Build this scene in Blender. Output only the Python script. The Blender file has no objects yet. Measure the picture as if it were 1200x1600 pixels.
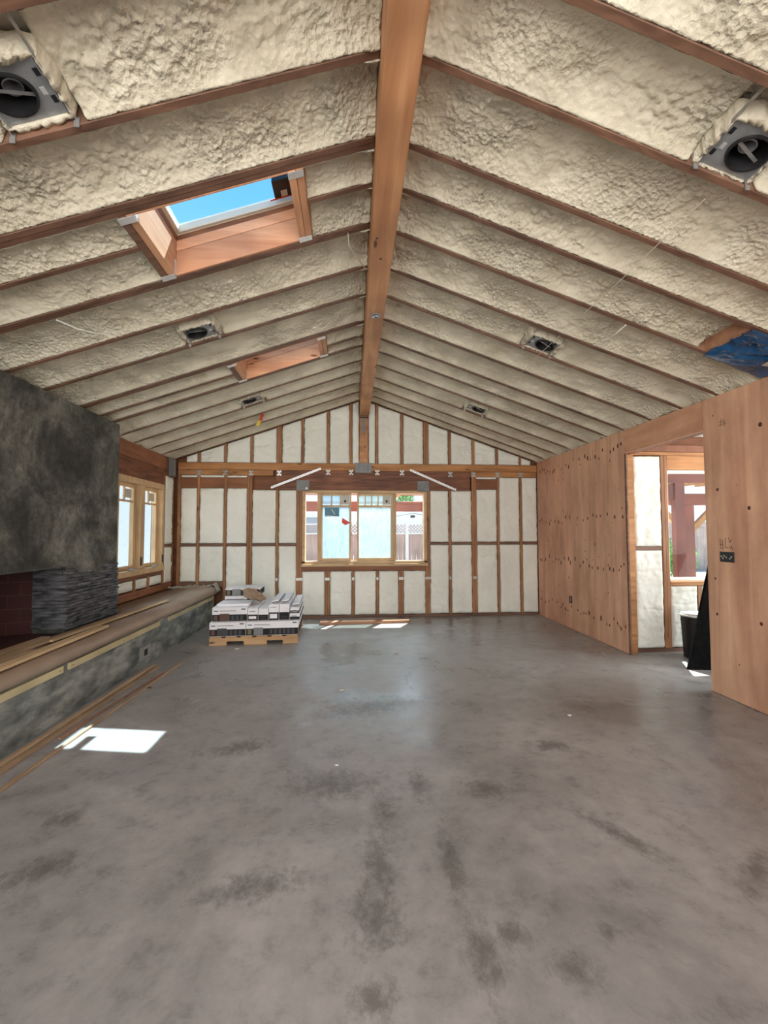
import bpy, math, random
from mathutils import Vector, Matrix, noise, Euler
C = bpy.context.scene
COL = C.collection

# ------------------------------------------------------------------ camera
YAW, PITCH, ROLL = .0729, .0452, -.0017
cam_d = bpy.data.cameras.new('camera'); cam = bpy.data.objects.new('camera', cam_d); COL.objects.link(cam)
fw = Vector((math.sin(YAW)*math.cos(PITCH), math.cos(YAW)*math.cos(PITCH), math.sin(PITCH)))
rt = Vector((math.cos(YAW), -math.sin(YAW), 0)); up = rt.cross(fw)
rt, up = rt*math.cos(ROLL)+up*math.sin(ROLL), up*math.cos(ROLL)-rt*math.sin(ROLL)
cam.matrix_world = Matrix(((rt.x, up.x, -fw.x, 0), (rt.y, up.y, -fw.y, 0), (rt.z, up.z, -fw.z, 1.35), (0, 0, 0, 1)))
cam_d.sensor_fit = 'VERTICAL'; cam_d.sensor_height = 36.0; cam_d.lens = 36.0*692/1600
cam_d.clip_start = .05; cam_d.clip_end = 200
C.camera = cam
# ------------------------------------------------------------------ exposure
C.view_settings.view_transform = 'Standard'; C.view_settings.look = 'None'
C.view_settings.gamma = 1; C.view_settings.exposure = 0.42; C.view_settings.use_curve_mapping = False
try:
    C.cycles.use_denoising = True; C.cycles.max_bounces = 8; C.cycles.diffuse_bounces = 5
    C.cycles.transparent_max_bounces = 12; C.cycles.sample_clamp_indirect = 6
    C.cycles.caustics_reflective = False; C.cycles.caustics_refractive = False
except Exception: pass
# ------------------------------------------------------------------ sky
W = bpy.data.worlds.new('sky'); C.world = W; W.use_nodes = True
nt = W.node_tree; nt.nodes.clear()
o = nt.nodes.new('ShaderNodeOutputWorld'); b = nt.nodes.new('ShaderNodeBackground')
tc = nt.nodes.new('ShaderNodeTexCoord'); sp = nt.nodes.new('ShaderNodeSeparateXYZ'); cr = nt.nodes.new('ShaderNodeValToRGB')
nt.links.new(tc.outputs['Generated'], sp.inputs[0]); nt.links.new(sp.outputs['Z'], cr.inputs[0])
e = cr.color_ramp.elements
e[0].position = 0.0; e[0].color = (.80, .88, 1.0, 1); e[1].position = 1.0; e[1].color = (.10, .33, .70, 1)
x = cr.color_ramp.elements.new(.25); x.color = (.55, .78, 1.0, 1)
x = cr.color_ramp.elements.new(.6); x.color = (.20, .50, .85, 1)
nt.links.new(cr.outputs[0], b.inputs[0]); b.inputs[1].default_value = 1.15
nt.links.new(b.outputs[0], o.inputs[0])
# ------------------------------------------------------------------ sun, daylight and added fill lamps
def lamp(name, kind, loc, direction, energy, color, **kw):
    d = bpy.data.lights.new(name, kind); d.energy = energy; d.color = color
    for k, v in kw.items(): setattr(d, k, v)
    ob = bpy.data.objects.new(name, d); COL.objects.link(ob); ob.location = loc
    ob.rotation_euler = Vector(direction).to_track_quat('-Z', 'Y').to_euler()
    return ob
lamp('sun', 'SUN', (2, 9, 12), (-.245, -.476, -1), 15.0, (1, .97, .90), angle=.009)
# daylight entering through the wide open end of the room behind the viewpoint
lamp('daylight_open_end', 'AREA', (.1, -2.7, 1.45), (0, 1, .14), 165, (1.0, .95, .87), shape='RECTANGLE', size=5.2, size_y=2.5)
lamp('daylight_window_far', 'AREA', (.22, 9.2, 3.3), (0, -1, -.85), 150, (.84, .92, 1.0), shape='RECTANGLE', size=3.2, size_y=1.6)
lamp('daylight_window_left', 'AREA', (-4.9, 6.3, 3.3), (1, -.1, -.8), 110, (.82, .91, 1.0), shape='RECTANGLE', size=2.4, size_y=1.4)
lamp('rear_fill_lamp', 'AREA', (.1, -.6, 3.0), (0, .6, -1), 40, (.95, .97, 1.0), shape='RECTANGLE', size=3.6, size_y=1.4)  # overhead fill added behind the viewpoint to lift the floor
lamp('side_fill_lamp', 'AREA', (-2.6, -.9, 1.4), (1, .5, -.05), 60, (1.0, .96, .90), shape='RECTANGLE', size=2.4, size_y=2.0)  # unseen fill from the left, added to brighten the plywood wall
lamp('annex_fill_lamp', 'AREA', (5.9, 3.2, 1.5), (-1, .25, 0), 75, (1.0, .97, .92), shape='RECTANGLE', size=2.6, size_y=2.0)  # fill lamp added on the unseen side of the annex to light it

# ------------------------------------------------------------------ mesh helpers
class MB:
    def __init__(s): s.v = []; s.f = []; s.m = []
    def add(s, vs, fs, mi=0):
        n = len(s.v); s.v += [tuple(p) for p in vs]
        s.f += [tuple(i+n for i in f) for f in fs]; s.m += [mi]*len(fs); return s
    def hexa(s, p, mi=0):   # 8 points, bottom 0-3 ccw, top 4-7
        return s.add(p, [(3, 2, 1, 0), (4, 5, 6, 7), (0, 1, 5, 4), (1, 2, 6, 5), (2, 3, 7, 6), (3, 0, 4, 7)], mi)
    def box(s, x0, x1, y0, y1, z0, z1, mi=0):
        return s.hexa([(x0,y0,z0),(x1,y0,z0),(x1,y1,z0),(x0,y1,z0),(x0,y0,z1),(x1,y0,z1),(x1,y1,z1),(x0,y1,z1)], mi)
    def obox(s, c, size, rot=(0,0,0), mi=0):
        M = Euler(rot).to_matrix(); c = Vector(c); hx, hy, hz = [q/2 for q in size]
        P = [(-hx,-hy,-hz),(hx,-hy,-hz),(hx,hy,-hz),(-hx,hy,-hz),(-hx,-hy,hz),(hx,-hy,hz),(hx,hy,hz),(-hx,hy,hz)]
        return s.hexa([c+M@Vector(p) for p in P], mi)
    def beam(s, p0, p1, w, h, mi=0):   # rectangular bar from p0 to p1
        p0, p1 = Vector(p0), Vector(p1); d = (p1-p0).normalized()
        ref = Vector((0,0,1)) if abs(d.z) < .9 else Vector((0,1,0))
        a = d.cross(ref).normalized()*w/2; b_ = a.normalized().cross(d).normalized()*h/2
        P = [p0-a-b_, p0+a-b_, p1+a-b_, p1-a-b_, p0-a+b_, p0+a+b_, p1+a+b_, p1-a+b_]
        return s.hexa(P, mi)
    def slab(s, side, x0, x1, y0, y1, o0, o1, mi=0):
        za, zb = cz(side, x0), cz(side, x1)
        return s.hexa([(x0,y0,za+o0),(x1,y0,zb+o0),(x1,y1,zb+o0),(x0,y1,za+o0),(x0,y0,za+o1),(x1,y0,zb+o1),(x1,y1,zb+o1),(x0,y1,za+o1)], mi)
    def cyl(s, p0, p1, r0, r1=None, n=20, mi=0, cap=True):
        r1 = r0 if r1 is None else r1
        p0, p1 = Vector(p0), Vector(p1); d = (p1-p0).normalized()
        ref = Vector((0,0,1)) if abs(d.z) < .9 else Vector((1,0,0))
        a = d.cross(ref).normalized(); b_ = d.cross(a)
        vs = []
        for p, r in ((p0, r0), (p1, r1)):
            for k in range(n):
                t = 2*math.pi*k/n; vs.append(p+(a*math.cos(t)+b_*math.sin(t))*r)
        fs = [(k, (k+1)%n, n+(k+1)%n, n+k) for k in range(n)]
        if cap: fs += [tuple(range(n-1, -1, -1)), tuple(range(n, 2*n))]
        return s.add(vs, fs, mi)
    def tube(s, path, r, n=8, mi=0):
        for a, b_ in zip(path[:-1], path[1:]): s.cyl(a, b_, r, r, n, mi)
        return s
    def prism(s, pts, d, mi=0):     # polygon pts (3d), extruded by vector d
        n = len(pts); d = Vector(d); vs = [Vector(p) for p in pts]+[Vector(p)+d for p in pts]
        fs = [tuple(range(n)), tuple(range(2*n-1, n-1, -1))]+[((k+1)%n, k, n+k, n+(k+1)%n) for k in range(n)]
        return s.add(vs, fs, mi)
    def build(s, name, mat, parent=None, bevel=0, smooth=False, origin=None):
        xs = [p[0] for p in s.v]; ys = [p[1] for p in s.v]; zs = [p[2] for p in s.v]
        c = Vector(((min(xs)+max(xs))/2, (min(ys)+max(ys))/2, min(zs))) if origin is None else Vector(origin)
        me = bpy.data.meshes.new(name)
        me.from_pydata([(p[0]-c.x, p[1]-c.y, p[2]-c.z) for p in s.v], [], s.f)
        for m in (mat if isinstance(mat, (list, tuple)) else [mat]): me.materials.append(m)
        if any(s.m): me.polygons.foreach_set('material_index', s.m)
        if smooth: me.polygons.foreach_set('use_smooth', [True]*len(s.f))
        me.update()
        ob = bpy.data.objects.new(name, me); COL.objects.link(ob)
        if parent is None: ob.location = c
        else: ob.parent = parent; ob.location = c-wloc(parent)
        if bevel:
            md = ob.modifiers.new('bevel', 'BEVEL'); md.width = bevel; md.segments = 1; md.limit_method = 'ANGLE'
        return ob
def wloc(o):
    v = Vector((0,0,0))
    while o is not None: v += o.location; o = o.parent
    return v
def empty(name, loc):
    o = bpy.data.objects.new(name, None); COL.objects.link(o); o.location = loc; o.empty_display_size = .1; return o
def tag(o, label, cat, group=None, kind=None):
    o['label'] = label; o['category'] = cat
    if group: o['group'] = group
    if kind: o['kind'] = kind
    return o
def struct(o, label=None, cat=None):
    o['kind'] = 'structure'
    if label: o['label'] = label
    if cat: o['category'] = cat
    return o
def copy_tree(o, parent=None):
    c = o.copy(); COL.objects.link(c); c.parent = parent
    for ch in list(o.children): copy_tree(ch, c)
    return c
ORD = ['', 'first', 'second', 'third', 'fourth', 'fifth', 'sixth', 'seventh', 'eighth', 'ninth', 'tenth', 'eleventh',
       'twelfth', 'thirteenth', 'fourteenth', 'fifteenth', 'sixteenth', 'seventeenth', 'eighteenth']
def cz(side, x): return 3.50-.345*(.2-x) if side == 'L' else 3.49-.35*(x-.2)
D = 7.08; XR = 3.05; XL = -2.75
fb = noise.fractal

# ------------------------------------------------------------------ materials
def mat(name):
    m = bpy.data.materials.new(name); m.use_nodes = True; nt = m.node_tree
    p = nt.nodes['Principled BSDF']; return m, nt, p
def N(nt, t, **kw):
    n = nt.nodes.new(t)
    for k, v in kw.items():
        if k in n.inputs: n.inputs[k].default_value = v
        else: setattr(n, k, v)
    return n
def coords(nt, scale=(1,1,1), rnd=True, rot=(0,0,0)):
    tc = N(nt, 'ShaderNodeTexCoord'); mp = N(nt, 'ShaderNodeMapping'); mp.inputs['Scale'].default_value = scale
    mp.inputs['Rotation'].default_value = rot
    if rnd:
        oi = N(nt, 'ShaderNodeObjectInfo'); mu = N(nt, 'ShaderNodeMath', operation='MULTIPLY'); mu.inputs[1].default_value = 37.0
        ad = N(nt, 'ShaderNodeVectorMath', operation='ADD')
        nt.links.new(oi.outputs['Random'], mu.inputs[0]); nt.links.new(tc.outputs['Object'], ad.inputs[0]); nt.links.new(mu.outputs[0], ad.inputs[1])
        nt.links.new(ad.outputs[0], mp.inputs[0])
    else: nt.links.new(tc.outputs['Object'], mp.inputs[0])
    return mp
def ramp(nt, fac, stops):
    r = N(nt, 'ShaderNodeValToRGB'); e = r.color_ramp.elements
    e[0].position, e[0].color = stops[0][0], (*stops[0][1], 1); e[1].position, e[1].color = stops[-1][0], (*stops[-1][1], 1)
    for p, c in stops[1:-1]: k = e.new(p); k.color = (*c, 1)
    nt.links.new(fac, r.inputs[0]); return r
def bump(nt, p, h, strength, dist=.01):
    b = N(nt, 'ShaderNodeBump'); b.inputs['Strength'].default_value = strength; b.inputs['Distance'].default_value = dist
    nt.links.new(h, b.inputs['Height']); nt.links.new(b.outputs[0], p.inputs['Normal'])
def mix(nt, fac, a, b_, mode='MIX'):
    m = N(nt, 'ShaderNodeMix', data_type='RGBA', blend_type=mode)
    for s_, v in (('Factor', fac), ('A', a), ('B', b_)):
        i = [k for k in m.inputs if k.name == s_ and (k.type == ('VALUE' if s_ == 'Factor' else 'RGBA'))][0]
        if hasattr(v, 'links') or hasattr(v, 'is_linked'): nt.links.new(v, i)
        else: i.default_value = v if s_ == 'Factor' else (*v, 1)
    return [k for k in m.outputs if k.type == 'RGBA'][0]
def wood(name, c1, c2, axis='x', sc=1.0, rough=.6, knots=True, contrast=1):
    m, nt, p = mat(name)
    s = {'x': (1.2, 16, 16), 'y': (16, 1.2, 16), 'z': (16, 16, 1.2)}[axis]
    mp = coords(nt, tuple(q*sc for q in s))
    n = N(nt, 'ShaderNodeTexNoise', Scale=1.0, Detail=6.0, Distortion=.8); nt.links.new(mp.outputs[0], n.inputs[0])
    a = tuple((u+v)/2 for u, v in zip(c1, c2))
    r = ramp(nt, n.outputs[0], [(.28, c1), (.5, a), (.72, c2)])
    big = N(nt, 'ShaderNodeTexNoise', Scale=2.2, Detail=2.0); nt.links.new(coords(nt).outputs[0], big.inputs[0])
    rb = ramp(nt, big.outputs[0], [(.3, (.72, .70, .68)), (.7, (1.12, 1.1, 1.08))])
    col = mix(nt, 1.0, r.outputs[0], rb.outputs[0], 'MULTIPLY')
    if knots:
        ks = {'x': (2.2, 8, 8), 'y': (8, 2.2, 8), 'z': (8, 8, 2.2)}[axis]
        v = N(nt, 'ShaderNodeTexVoronoi', Scale=1.0); nt.links.new(coords(nt, ks).outputs[0], v.inputs[0])
        kr = ramp(nt, v.outputs['Distance'], [(.05, (.22, .13, .08)), (.12, (1, 1, 1))])
        col = mix(nt, 1.0, col, kr.outputs[0], 'MULTIPLY')
    oi = N(nt, 'ShaderNodeObjectInfo'); ro = ramp(nt, oi.outputs['Random'], [(0, (.86, .84, .82)), (1, (1.1, 1.1, 1.08))])
    col = mix(nt, 1.0, col, ro.outputs[0], 'MULTIPLY')
    nt.links.new(col, p.inputs['Base Color']); p.inputs['Roughness'].default_value = rough
    bump(nt, p, n.outputs[0], .25, .004)
    return m
def plain(name, c, rough=.5, metal=0, nb=0, ns=30, var=0, vs=8):
    m, nt, p = mat(name); p.inputs['Base Color'].default_value = (*c, 1)
    p.inputs['Roughness'].default_value = rough; p.inputs['Metallic'].default_value = metal
    mp = coords(nt)
    if var:
        n = N(nt, 'ShaderNodeTexNoise', Scale=vs, Detail=4.0); nt.links.new(mp.outputs[0], n.inputs[0])
        r = ramp(nt, n.outputs[0], [(.3, tuple(q*(1-var) for q in c)), (.7, tuple(min(1, q*(1+var)) for q in c))])
        nt.links.new(r.outputs[0], p.inputs['Base Color'])
    if nb:
        n = N(nt, 'ShaderNodeTexNoise', Scale=ns, Detail=4.0); nt.links.new(mp.outputs[0], n.inputs[0]); bump(nt, p, n.outputs[0], nb, .01)
    return m
def foam_mat(name, c1, c2, s=1.0, b=.8, rough=.55):
    m, nt, p = mat(name); mp = coords(nt)
    n = N(nt, 'ShaderNodeTexNoise', Scale=4.0*s, Detail=5.0); nt.links.new(mp.outputs[0], n.inputs[0])
    r = ramp(nt, n.outputs[0], [(.3, c1), (.68, c2)])
    n2 = N(nt, 'ShaderNodeTexNoise', Scale=55*s, Detail=4.0, Distortion=.6); nt.links.new(mp.outputs[0], n2.inputs[0])
    v = N(nt, 'ShaderNodeTexVoronoi', Scale=42*s); nt.links.new(mp.outputs[0], v.inputs[0])
    ad = N(nt, 'ShaderNodeMath', operation='ADD'); nt.links.new(n2.outputs[0], ad.inputs[0]); nt.links.new(v.outputs['Distance'], ad.inputs[1])
    # patches where the skin is smoother
    pm = N(nt, 'ShaderNodeTexNoise', Scale=2.2, Detail=2.0); nt.links.new(mp.outputs[0], pm.inputs[0])
    pr = ramp(nt, pm.outputs[0], [(.42, (.25, .25, .25)), (.6, (1, 1, 1))])
    mu = N(nt, 'ShaderNodeMath', operation='MULTIPLY'); nt.links.new(ad.outputs[0], mu.inputs[0]); nt.links.new(pr.outputs[0], mu.inputs[1])
    nt.links.new(r.outputs[0], p.inputs['Base Color']); p.inputs['Roughness'].default_value = rough
    p.inputs['Specular IOR Level'].default_value = .35
    bump(nt, p, mu.outputs[0], b, .012)
    return m
M = {}
M['foam_roof'] = foam_mat('foam_roof', (.51, .468, .355), (.71, .67, .535), b=1.0)
M['foam_wall'] = foam_mat('foam_wall', (.78, .80, .72), (.88, .90, .83), s=.5, b=.45)
M['rafter'] = wood('rafter_wood', (.12, .060, .038), (.27, .15, .098), 'x', knots=False)
M['beam'] = wood('beam_wood', (.42, .19, .085), (.66, .37, .19), 'y', sc=.8)
M['stud'] = wood('stud_wood', (.25, .11, .043), (.47, .24, .11), 'z')
M['plate_x'] = wood('plate_wood', (.30, .125, .036), (.56, .28, .11), 'x')
M['blk_x'] = wood('block_wood', (.20, .075, .030), (.34, .14, .06), 'x')
M['psl'] = wood('strand_header', (.10, .035, .018), (.33, .135, .065), 'x', sc=1.8, knots=False)
M['psl_y'] = wood('strand_header_side', (.10, .035, .018), (.30, .12, .06), 'y', sc=1.5, knots=False)
M['dark_y'] = wood('dark_board_side', (.20, .075, .035), (.33, .14, .07), 'y')
M['pine_x'] = wood('pine_x', (.58, .40, .22), (.75, .56, .34), 'x', knots=False)
M['pine_z'] = wood('pine_z', (.58, .40, .22), (.75, .56, .34), 'z', knots=False)
M['pine_y'] = wood('pine_y', (.58, .42, .25), (.76, .60, .38), 'y', knots=False)
M['trim_y'] = wood('trim_y', (.50, .44, .26), (.68, .60, .38), 'y')
M['well_x'] = wood('well_wood', (.58, .27, .14), (.80, .45, .27), 'x')
M['well_y'] = wood('well_wood_side', (.50, .24, .12), (.72, .42, .25), 'y')
M['board_y'] = wood('floor_lumber', (.34, .23, .14), (.50, .37, .25), 'y', knots=False)
M['brown_x'] = wood('brown_lumber', (.30, .14, .08), (.46, .25, .15), 'x', knots=False)
M['pallet'] = wood('pallet_wood', (.42, .25, .12), (.62, .42, .23), 'x')
M['redwood_z'] = wood('redwood_post', (.26, .07, .045), (.42, .14, .09), 'z', knots=False)
M['redwood_x'] = wood('redwood_beam', (.26, .07, .045), (.42, .13, .08), 'x', knots=False)
M['orange_y'] = wood('orange_lumber', (.60, .28, .08), (.80, .45, .17), 'y', knots=False)
M['fence'] = wood('fence_wood', (.34, .25, .22), (.55, .44, .42), 'z')
M['galv'] = plain('galvanised_steel', (.42, .43, .43), .45, .75, .1, 60, .2, 20)
M['galv_light'] = plain('bright_steel', (.75, .76, .76), .35, .5, .1, 60, .1)
M['steel_grey'] = plain('grey_plate', (.20, .21, .21), .55, .3, .1, 60, .15)
M['black'] = plain('black_plastic', (.012, .012, .014), .35)
M['can'] = plain('can_metal', (.045, .045, .048), .3, .6, .1, 30, .3)
M['can_plate'] = plain('can_plate', (.30, .32, .335), .35, .35, .1, 25, .25, 12)
M['white'] = plain('white_paint', (.80, .79, .75), .5)
M['cream'] = plain('cream_frame', (.80, .76, .64), .5)
M['string'] = plain('string', (.75, .70, .58), .7)
M['carton'] = plain('carton_white', (.84, .84, .87), .55, 0, .05, 30, .05)
M['print'] = plain('carton_black', (.010, .010, .011), .8)
M['print_grey'] = plain('carton_grey_print', (.055, .055, .06), .7)
M['print_brown'] = plain('carton_brown_print', (.10, .045, .03), .5)
M['print_olive'] = plain('carton_olive_print', (.16, .13, .05), .5)
M['kraft'] = plain('kraft_paper', (.34, .235, .16), .8, 0, .3, 20, .15)
M['cover'] = plain('brown_cover', (.34, .255, .19), .5, 0, .25, 7, .12, 3)
M['plastic'] = plain('clear_plastic', (.42, .40, .36), .3, 0, .4, 20, .2)
M['red'] = plain('red_tape', (.75, .06, .02), .5)
M['yellow'] = plain('yellow_tape', (.75, .55, .08), .5)
M['blue'] = plain('blue_plastic', (.012, .075, .19), .16, 0, .6, 14, .35, 7)
M['vent_grey'] = plain('vent_grey', (.55, .53, .46), .6)
M['mud'] = plain('mud', (.27, .27, .25), .8)
M['ext_white'] = plain('house_white', (.66, .68, .70), .8, 0, 0, 30, .04)
M['ext_blue'] = plain('house_pale_blue', (.25, .29, .35), .8, 0, 0, 30, .05)
M['roof_pale'] = plain('roof_pale', (.62, .64, .66), .8, 0, .2, 60, .1)
M['ground'] = plain('yard_ground', (.55, .50, .46), .9, 0, .3, 20, .2)
M['leaf'] = plain('leaf', (.12, .28, .05), .6, 0, 0, 20, .4)
M['bark'] = plain('bark', (.16, .10, .06), .9)
M['dirt'] = plain('debris', (.55, .50, .42), .8)

# plywood (grain up and down)
def plywood(name, c1, c2, axis='z'):
    m, nt, p = mat(name)
    s = {'z': (7, 7, .55), 'y': (7, .8, 7)}[axis]
    mp = coords(nt, s)
    n = N(nt, 'ShaderNodeTexNoise', Scale=1.0, Detail=5.0, Distortion=1.6); nt.links.new(mp.outputs[0], n.inputs[0])
    a = tuple((u+v)/2 for u, v in zip(c1, c2))
    r = ramp(nt, n.outputs[0], [(.25, c1), (.5, a), (.7, c2)])
    w = N(nt, 'ShaderNodeTexWave', Scale=1.4, Distortion=9.0, Detail=3.0); w.inputs['Detail Scale'].default_value = .8
    nt.links.new(coords(nt, {'z': (4, 4, .5), 'y': (4, .6, 4)}[axis]).outputs[0], w.inputs[0])
    wr = ramp(nt, w.outputs[0], [(0, (.93, .92, .91)), (1, (1.04, 1.04, 1.04))])
    bl_ = N(nt, 'ShaderNodeTexNoise', Scale=1.8, Detail=6.0, Roughness=.65); nt.links.new(coords(nt, {'z': (1.3, 1.3, .8), 'y': (1, 1, 1)}[axis]).outputs[0], bl_.inputs[0])
    br_ = ramp(nt, bl_.outputs[0], [(.35, (.84, .80, .77)), (.65, (1.12, 1.14, 1.12))])
    col = mix(nt, 1.0, mix(nt, 1.0, r.outputs[0], wr.outputs[0], 'MULTIPLY'), br_.outputs[0], 'MULTIPLY')
    nt.links.new(col, p.inputs['Base Color']); p.inputs['Roughness'].default_value = .62
    bump(nt, p, n.outputs[0], .12, .003)
    return m
M['ply'] = plywood('plywood', (.60, .325, .215), (.78, .50, .335))
M['ply2'] = plywood('plywood_far', (.61, .32, .22), (.78, .46, .315))
M['plyh'] = plywood('plywood_band', (.56, .29, .185), (.72, .42, .265), 'y')
M['knot'] = plain('knot_brown', (.10, .035, .02), .6)
M['pencil'] = plain('pencil', (.10, .06, .05), .7)

def plaster():
    m, nt, p = mat('grey_plaster'); mp = coords(nt, rnd=False)
    n = N(nt, 'ShaderNodeTexNoise', Scale=1.6, Detail=9.0, Roughness=.68, Distortion=.5); nt.links.new(mp.outputs[0], n.inputs[0])
    r = ramp(nt, n.outputs[0], [(.40, (.028, .029, .026)), (.49, (.062, .063, .055)), (.56, (.12, .122, .105)), (.64, (.19, .19, .165))])
    n2 = N(nt, 'ShaderNodeTexNoise', Scale=14, Detail=6.0, Distortion=1.2); nt.links.new(mp.outputs[0], n2.inputs[0])
    r2 = ramp(nt, n2.outputs[0], [(.36, (.72, .72, .72)), (.62, (1.2, 1.2, 1.2))])
    nt.links.new(mix(nt, 1.0, r.outputs[0], r2.outputs[0], 'MULTIPLY'), p.inputs['Base Color'])
    p.inputs['Roughness'].default_value = .75; bump(nt, p, n2.outputs[0], .55, .02); return m
M['plaster'] = plaster()
def benchplaster():
    m, nt, p = mat('bench_plaster'); mp = coords(nt, (1, 1, 1), rnd=False, rot=(.5, 0, 0))
    mp.inputs['Scale'].default_value = (3, 1.2, 3)
    n = N(nt, 'ShaderNodeTexNoise', Scale=2.6, Detail=8.0, Roughness=.62); nt.links.new(mp.outputs[0], n.inputs[0])
    r = ramp(nt, n.outputs[0], [(.36, (.085, .093, .088)), (.5, (.19, .205, .19)), (.62, (.34, .355, .325))])
    nt.links.new(r.outputs[0], p.inputs['Base Color']); p.inputs['Roughness'].default_value = .7
    bump(nt, p, n.outputs[0], .5, .02); return m
M['bench'] = benchplaster()
def stone():
    m, nt, p = mat('ledger_stone'); mp = coords(nt, (6, 6, 26), rnd=False)
    n = N(nt, 'ShaderNodeTexNoise', Scale=1.2, Detail=6.0); nt.links.new(mp.outputs[0], n.inputs[0])
    r = ramp(nt, n.outputs[0], [(.36, (.016, .017, .020)), (.62, (.13, .134, .145))])
    nt.links.new(r.outputs[0], p.inputs['Base Color']); p.inputs['Roughness'].default_value = .6
    bump(nt, p, n.outputs[0], .6, .015); return m
M['stone'] = stone()
def brick():
    m, nt, p = mat('firebrick'); tc = N(nt, 'ShaderNodeTexCoord')
    sx = N(nt, 'ShaderNodeSeparateXYZ'); nt.links.new(tc.outputs['Object'], sx.inputs[0])
    ad = N(nt, 'ShaderNodeMath', operation='ADD'); nt.links.new(sx.outputs[0], ad.inputs[0]); nt.links.new(sx.outputs[1], ad.inputs[1])
    cb = N(nt, 'ShaderNodeCombineXYZ'); nt.links.new(ad.outputs[0], cb.inputs[0]); nt.links.new(sx.outputs[2], cb.inputs[1])
    bt = N(nt, 'ShaderNodeTexBrick', Scale=1.0); bt.inputs['Color1'].default_value = (.050, .012, .009, 1); bt.inputs['Color2'].default_value = (.032, .009, .007, 1)
    bt.inputs['Mortar'].default_value = (.06, .025, .018, 1); bt.inputs['Brick Width'].default_value = .23; bt.inputs['Row Height'].default_value = .115; bt.inputs['Mortar Size'].default_value = .006
    nt.links.new(cb.outputs[0], bt.inputs[0]); nt.links.new(bt.outputs[0], p.inputs['Base Color']); p.inputs['Roughness'].default_value = .85; return m
M['brick'] = brick()
def floor_mat():
    m, nt, p = mat('concrete_floor'); mp = coords(nt, rnd=False)
    n = N(nt, 'ShaderNodeTexNoise', Scale=1.1, Detail=8.0, Roughness=.6, Distortion=.6); nt.links.new(mp.outputs[0], n.inputs[0])
    r = ramp(nt, n.outputs[0], [(.32, (.222, .222, .220)), (.45, (.285, .284, .281)), (.56, (.335, .334, .330)), (.70, (.41, .408, .403))])
    n2 = N(nt, 'ShaderNodeTexNoise', Scale=7, Detail=12.0, Roughness=.78); nt.links.new(mp.outputs[0], n2.inputs[0])
    r2 = ramp(nt, n2.outputs[0], [(.34, (.66, .65, .64)), (.47, (.95, .95, .95)), (.66, (1.14, 1.13, 1.12))])
    n3 = N(nt, 'ShaderNodeTexNoise', Scale=.8, Detail=3.0); nt.links.new(coords(nt, (1, 1, 1), rnd=False, rot=(0, 0, 1)).outputs[0], n3.inputs[0])
    col = mix(nt, 1.0, r.outputs[0], r2.outputs[0], 'MULTIPLY')
    # dark scuffed stain in the middle of the floor, near the viewpoint
    tc = N(nt, 'ShaderNodeTexCoord')
    def blob(cx, cy, sx, sy, rot=0):
        q = N(nt, 'ShaderNodeMapping', vector_type='TEXTURE'); q.inputs['Location'].default_value = (cx, cy, 0)
        q.inputs['Rotation'].default_value = (0, 0, rot); q.inputs['Scale'].default_value = (sx, sy, 1)
        nt.links.new(tc.outputs['Object'], q.inputs[0])
        g = N(nt, 'ShaderNodeTexGradient', gradient_type='SPHERICAL'); nt.links.new(q.outputs[0], g.inputs[0]); return g.outputs['Fac']
    acc = None
    for a in BLOBS:
        f = blob(*a)
        if acc is None: acc = f
        else:
            mx = N(nt, 'ShaderNodeMath', operation='MAXIMUM'); nt.links.new(acc, mx.inputs[0]); nt.links.new(f, mx.inputs[1]); acc = mx.outputs[0]
    sn = N(nt, 'ShaderNodeTexNoise', Scale=19, Detail=12.0, Roughness=.82, Distortion=.3)
    nt.links.new(coords(nt, (1, .7, 1), rnd=False, rot=(0, 0, .5)).outputs[0], sn.inputs[0])
    gm = N(nt, 'ShaderNodeMath', operation='MULTIPLY_ADD'); gm.inputs[1].default_value = .44; gm.inputs[2].default_value = -.71; nt.links.new(acc, gm.inputs[0])
    sa = N(nt, 'ShaderNodeMath', operation='ADD'); nt.links.new(sn.outputs[0], sa.inputs[0]); nt.links.new(gm.outputs[0], sa.inputs[1])
    mu = ramp(nt, sa.outputs[0], [(.0, (0, 0, 0)), (.20, (1, 1, 1))])
    m2 = N(nt, 'ShaderNodeMath', operation='MULTIPLY'); nt.links.new(mu.outputs[0], m2.inputs[0]); m2.inputs[1].default_value = .66
    col = mix(nt, m2.outputs[0], col, (.088, .083, .076))
    nt.links.new(col, p.inputs['Base Color'])
    rr = N(nt, 'ShaderNodeMapRange'); rr.inputs['From Min'].default_value = .38; rr.inputs['From Max'].default_value = .6; rr.inputs['To Min'].default_value = .24; rr.inputs['To Max'].default_value = .50
    nt.links.new(n.outputs[0], rr.inputs[0]); nt.links.new(rr.outputs[0], p.inputs['Roughness'])
    p.inputs['Specular IOR Level'].default_value = .55
    bump(nt, p, n2.outputs[0], .12, .006); return m
BLOBS = [(.11, 1.85, .16, .55, 0), (.16, 2.2, .14, .35, 0), (.09, 1.62, .22, .3, 0), (.36, 2.40, .13, .32, 0), (.41, 1.85, .12, .5, 0), (.42, 1.45, .14, .3, 0),
         (.54, 1.52, .15, .13, 0), (.07, 1.34, .16, .14, 0), (.69, 1.39, .17, .12, 0), (.87, 1.5, .09, .09, 0), (-1.25, 1.93, .32, .2, .4), (-.38, 1.78, .45, .15, .1),
         (1.25, 2.78, .3, .16, 0), (-1.35, 2.25, .2, .15, 0), (-.1, 2.45, .6, .3, 0), (1.6, 1.7, .4, .12, .6), (1.2, 1.95, .12, .5, .5), (.7, 2.35, .3, .2, 0), (.2, 3.5, .9, .4, .2), (-.7, 2.9, .5, .2, .3)]
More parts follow.
